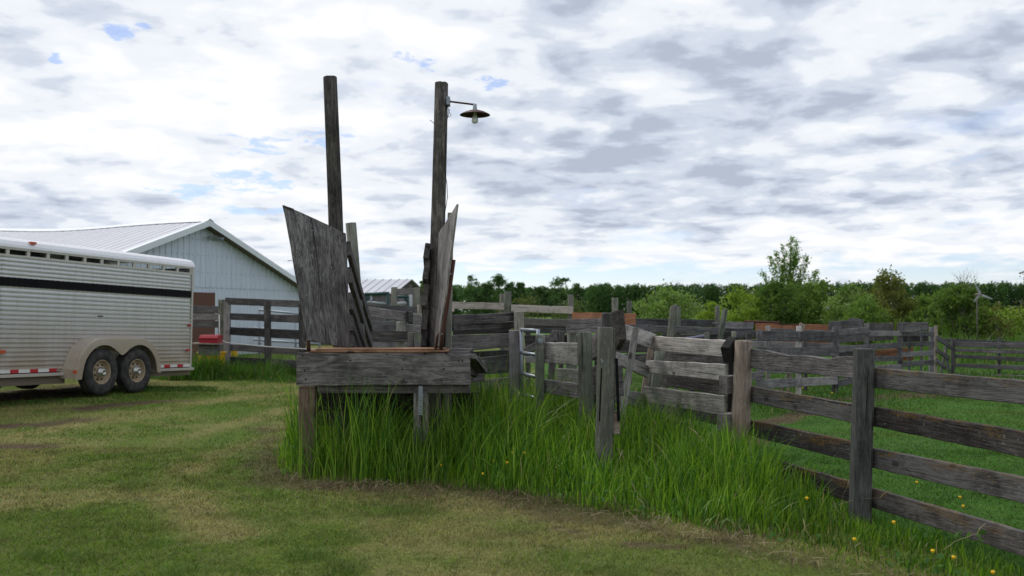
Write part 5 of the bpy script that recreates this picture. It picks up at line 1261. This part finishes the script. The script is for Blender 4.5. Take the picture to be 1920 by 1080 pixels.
shrub(1070, 566, 110, 75, (.06, .10, .03), (.12, .15, .045), 'far_bush', 'low pale scrub under the forest right of the pale planks', leaf=.16, n=2000, ncl=34)
# scrub mass closing the gaps low behind the pens
r = np.random.default_rng(77); n = 26000
X = r.uniform(12.5, 30, n); t_ = fbm(X, X*0+3, .35, 2)
Y = 52+r.uniform(-2, 3, n); Hs = (1.0+1.1*t_)*r.uniform(0, 1, n)**.8
C = (np.array(MG[0])*(1-r.random(n)[:, None])+np.array(YG[1])*r.random(n)[:, None])*.8
o = link('scrub', leaf_mesh(np.stack([X, Y, Hs], -1), .15, C), M_leaf); tag(o, 'mixed green scrub filling in between the bushes behind the corrals', 'scrub', kind='stuff')
tag(link('broadleaf_weeds', leaf_mesh(np.stack([WEED[0], WEED[1], RNG.uniform(.03, .85, len(WEED[0]))*tall_height(WEED[0], WEED[1])], -1), .050, WEED[2]), M_leaf), 'low broad leaved weeds mixed into the tall grass', 'weeds', kind='stuff')
# bare twiggy shrub
bs = thing('bare_shrub', 'leafless twiggy shrub poking above the dense dark bush', 'bush', base_of(1812, 39))
mb = MB(); r = random.Random(4); b0 = at(1812, 560, 39)
for i in range(16):
    x1 = r.uniform(-.55, .55); z1 = r.uniform(.4, 1.15); mid = Vector((b0.x+x1*.4, 39+r.uniform(-.3, .3), b0.z+z1*.5)); tip = Vector((b0.x+x1, 39+r.uniform(-.5, .5), b0.z+z1))
    mb.tube([(b0.x, 39, 0), mid, tip], [.015, .009, .004], 4, False)
    for q in range(4): mb.tube([mid+(tip-mid)*r.random(), tip+Vector((r.uniform(-.25, .25), r.uniform(-.2, .2), r.uniform(-.1, .25)))], [.005, .002], 4, False)
mb.build('twigs', M_bark, bs)
# small wind turbine
wt = thing('wind_turbine', 'small white three bladed wind turbine above the dark bush', 'wind turbine', base_of(1838, 35))
hubp = at(1838, 552, 35.0)
MB().tube([(hubp.x, 35.25, 0), (hubp.x, 35.25, hubp.z)], .025, 8).build('mast', M_bark, wt, smooth=True)
MB().tube([(hubp.x, 34.95, hubp.z), (hubp.x, 35.0, hubp.z), (hubp.x, 35.3, hubp.z), (hubp.x, 35.4, hubp.z)], [.02, .042, .042, .02], 10).build('nacelle', M_frame, wt, smooth=True)
for an, ln in ((118, .42), (-22, .44), (226, .36)):
    ln *= 1.0; d = Vector((math.cos(R(an)), 0, math.sin(R(an)))); p = Vector((-d.z, 0, d.x)); a0 = hubp+Vector((0, -.05, 0))
    V = []
    for (t, w_, off) in ((.05, .022, 0), (.2, .040, .01), (.6, .030, .005), (1, .018, 0)):
        c = a0+d*ln*t
        V += [c-p*w_, c+p*w_+Vector((0, off*2, 0)), c+p*w_+Vector((0, off*2+.012, 0)), c-p*w_+Vector((0, .012, 0))]
    Fc = [(4*i+k, 4*i+(k+1) % 4, 4*i+4+(k+1) % 4, 4*i+4+k) for i in range(3) for k in range(4)]+[(0, 3, 2, 1), (12, 13, 14, 15)]
    MB().add(V, Fc).build('blade', M_tealt, wt)

# distant wood
def wood_strip(x0, x1, Y0, Y1, h0, hv, n_tree, leaf, per, name, label, cA, cB, seed):
    r = np.random.default_rng(seed); tx = r.uniform(x0, x1, n_tree); fr = (tx-x0)/(x1-x0); ty = Y0+(Y1-Y0)*fr+r.uniform(0, 14, n_tree)
    th = h0+hv*(fbm(tx, ty*0, .06, seed)-.5)*2+r.normal(0, .34, n_tree); tw = r.uniform(1.1, 2.0, n_tree); tcol = r.random(n_tree)
    k = np.repeat(np.arange(n_tree), per); n = len(k); t = r.random(n)**.85
    rad = tw[k]*np.sqrt(np.clip(1-((t-.45)/.57)**2, .02, 1)); an = r.uniform(0, 2*np.pi, n); rr = rad*np.sqrt(r.random(n))
    # leaf tufts gathered at some heights so that light and dark show
    P = np.stack([tx[k]+rr*np.cos(an), ty[k]+rr*np.sin(an), t*th[k]+r.normal(0, .12, n)], -1); P[:, 2] = np.clip(P[:, 2], .05, None)
    m = (tcol[k]*.6+r.random(n)*.4)[:, None]; C = (np.array(cA)*(1-m)+np.array(cB)*m)*r.uniform(.8, 1.2, n)[:, None]
    o = link(name, leaf_mesh(P, leaf, C), M_conif); tag(o, label, 'forest', kind='stuff')
wood_strip(18, 190, 225, 190, 7.2, .55, 1000, .48, 190, 'forest', 'dark green forest edge along the horizon on the right', (.030, .074, .026), (.085, .155, .045), 5)
wood_strip(-190, 26, 330, 262, 7.6, 1.3, 620, .75, 170, 'forest_edge', 'green forest edge along the horizon at centre and left', (.048, .110, .036), (.115, .205, .060), 9)
ftree = [(885, 519, 32), (912, 532, 26), (936, 514, 34), (958, 533, 22), (976, 529, 18), (1003, 536, 26), (1020, 533, 22), (1052, 523, 36), (1082, 533, 24), (1108, 538, 30), (1140, 540, 26)]
for i, (x, y, w) in enumerate(ftree):
    desc = ['leftmost round topped', 'short', 'tall two peaked', 'low', 'thin pointed', 'rounded', 'narrow', 'tallest broad', 'slender', 'low broad', 'rightmost low'][i]
    shrub(x, y-1, w*1.7, 250, (.040, .092, .030), (.095, .170, .050), 'forest_tree', f'{desc} tree on the skyline of the wood beyond the pale planks, number {i+1} from the left' if False else f'{desc} tree on the skyline of the wood beyond the pale planks', 'tree', group='trees standing out of the far wood', leaf=.60, n=2000, ncl=50, shape='bush', z0=0.1, spread=.13, trunk=True, stems=2, dense=.6)
shrub(793, 520, 34, 90, *DG, 'shed_tree', 'tree crown rising behind the small shed roof', 'tree', leaf=.25, n=1500, ncl=26, shape='oval', z0=.6, trunk=True, spread=.14)

# ------------------------------------------------------------------ dandelions
def dandelion(px_, py_, Y, h=None):
    c = at(px_, py_, Y)
    c.z = max(c.z, float(gz(c.x, c.y))+.03)
    gz0 = float(gz(c.x, c.y)); t = thing('dandelion', 'x', 'flower', (c.x, c.y, gz0), 'yellow dandelions in the grass')
    MB().tube([(c.x, c.y, gz0), (c.x+.01, c.y, c.z*.5), (c.x, c.y, c.z)], .002, 5).build('stem', M_stem, t)
    r = .0135; V = [(c.x, c.y-.004, c.z+.012)]
    for (rr, dzz) in ((r*.6, .011), (r, .004), (r*.55, -.008)):
        for q in range(10): a = 2*math.pi*q/10; V.append((c.x+rr*math.cos(a), c.y+rr*math.sin(a), c.z+dzz+(.003 if q % 2 else 0)))
    Fc = [(0, 1+q, 1+(q+1) % 10) for q in range(10)]+[(1+i*10+q, 1+i*10+(q+1) % 10, 1+(i+1)*10+(q+1) % 10, 1+(i+1)*10+q) for i in range(2) for q in range(10)]
    MB().add(V, Fc).build('flower_head', M_dand, t); return t
dl_ = [((826, 873, 8.75), 'yellow dandelion just right of the split grey leg'), ((905, 889, 8.45), 'largest low yellow dandelion at the front of the tall grass'), ((925, 865, 8.7), 'yellow dandelion a little above the lowest one'), ((951, 868, 8.6), 'yellow dandelion right of the small cluster in the tall grass'),
       ((961, 849, 8.7), 'yellow dandelion high in the cluster of the tall grass'), ((983, 850, 8.7), 'yellow dandelion at the right end of the cluster in the tall grass'),
       ((1513, 935, 7.3), 'yellow dandelion in the grass left of the squared grey post'), ((1602, 1012, 6.5), 'yellow dandelion below the squared grey post near the front'), ((1676, 980, 6.6), 'yellow dandelion under the bottom rail'),
       ((1749, 1034, 6.0), 'yellow dandelion left of the lowest corner flowers'), ((1788, 1046, 5.9), 'bright yellow dandelion in the front right corner'), ((1862, 1074, 5.65), 'yellow dandelion lowest at the bottom right corner'),
       ((1719, 905, 8.55), 'yellow dandelion in the paddock seen above the third rail'), ((1800, 933, 7.9), 'yellow dandelion pair in the paddock by the right edge'), ((1806, 950, 7.5), 'small yellow dandelion just below the paddock pair'),
       ((1429, 700, 16.2), 'yellow dandelion behind the brown post'), ((1436, 700, 16.4), 'second yellow dandelion close behind the brown post'), ((1560, 737, 16.5), 'yellow dandelion at the foot of the corral fence'), ((1505, 728, 17.0), 'yellow dandelion under the corral bottom rail')]
for a, lb in dl_: dandelion(*a)['label'] = lb

scene.render.resolution_x = 1024; scene.render.resolution_y = 576
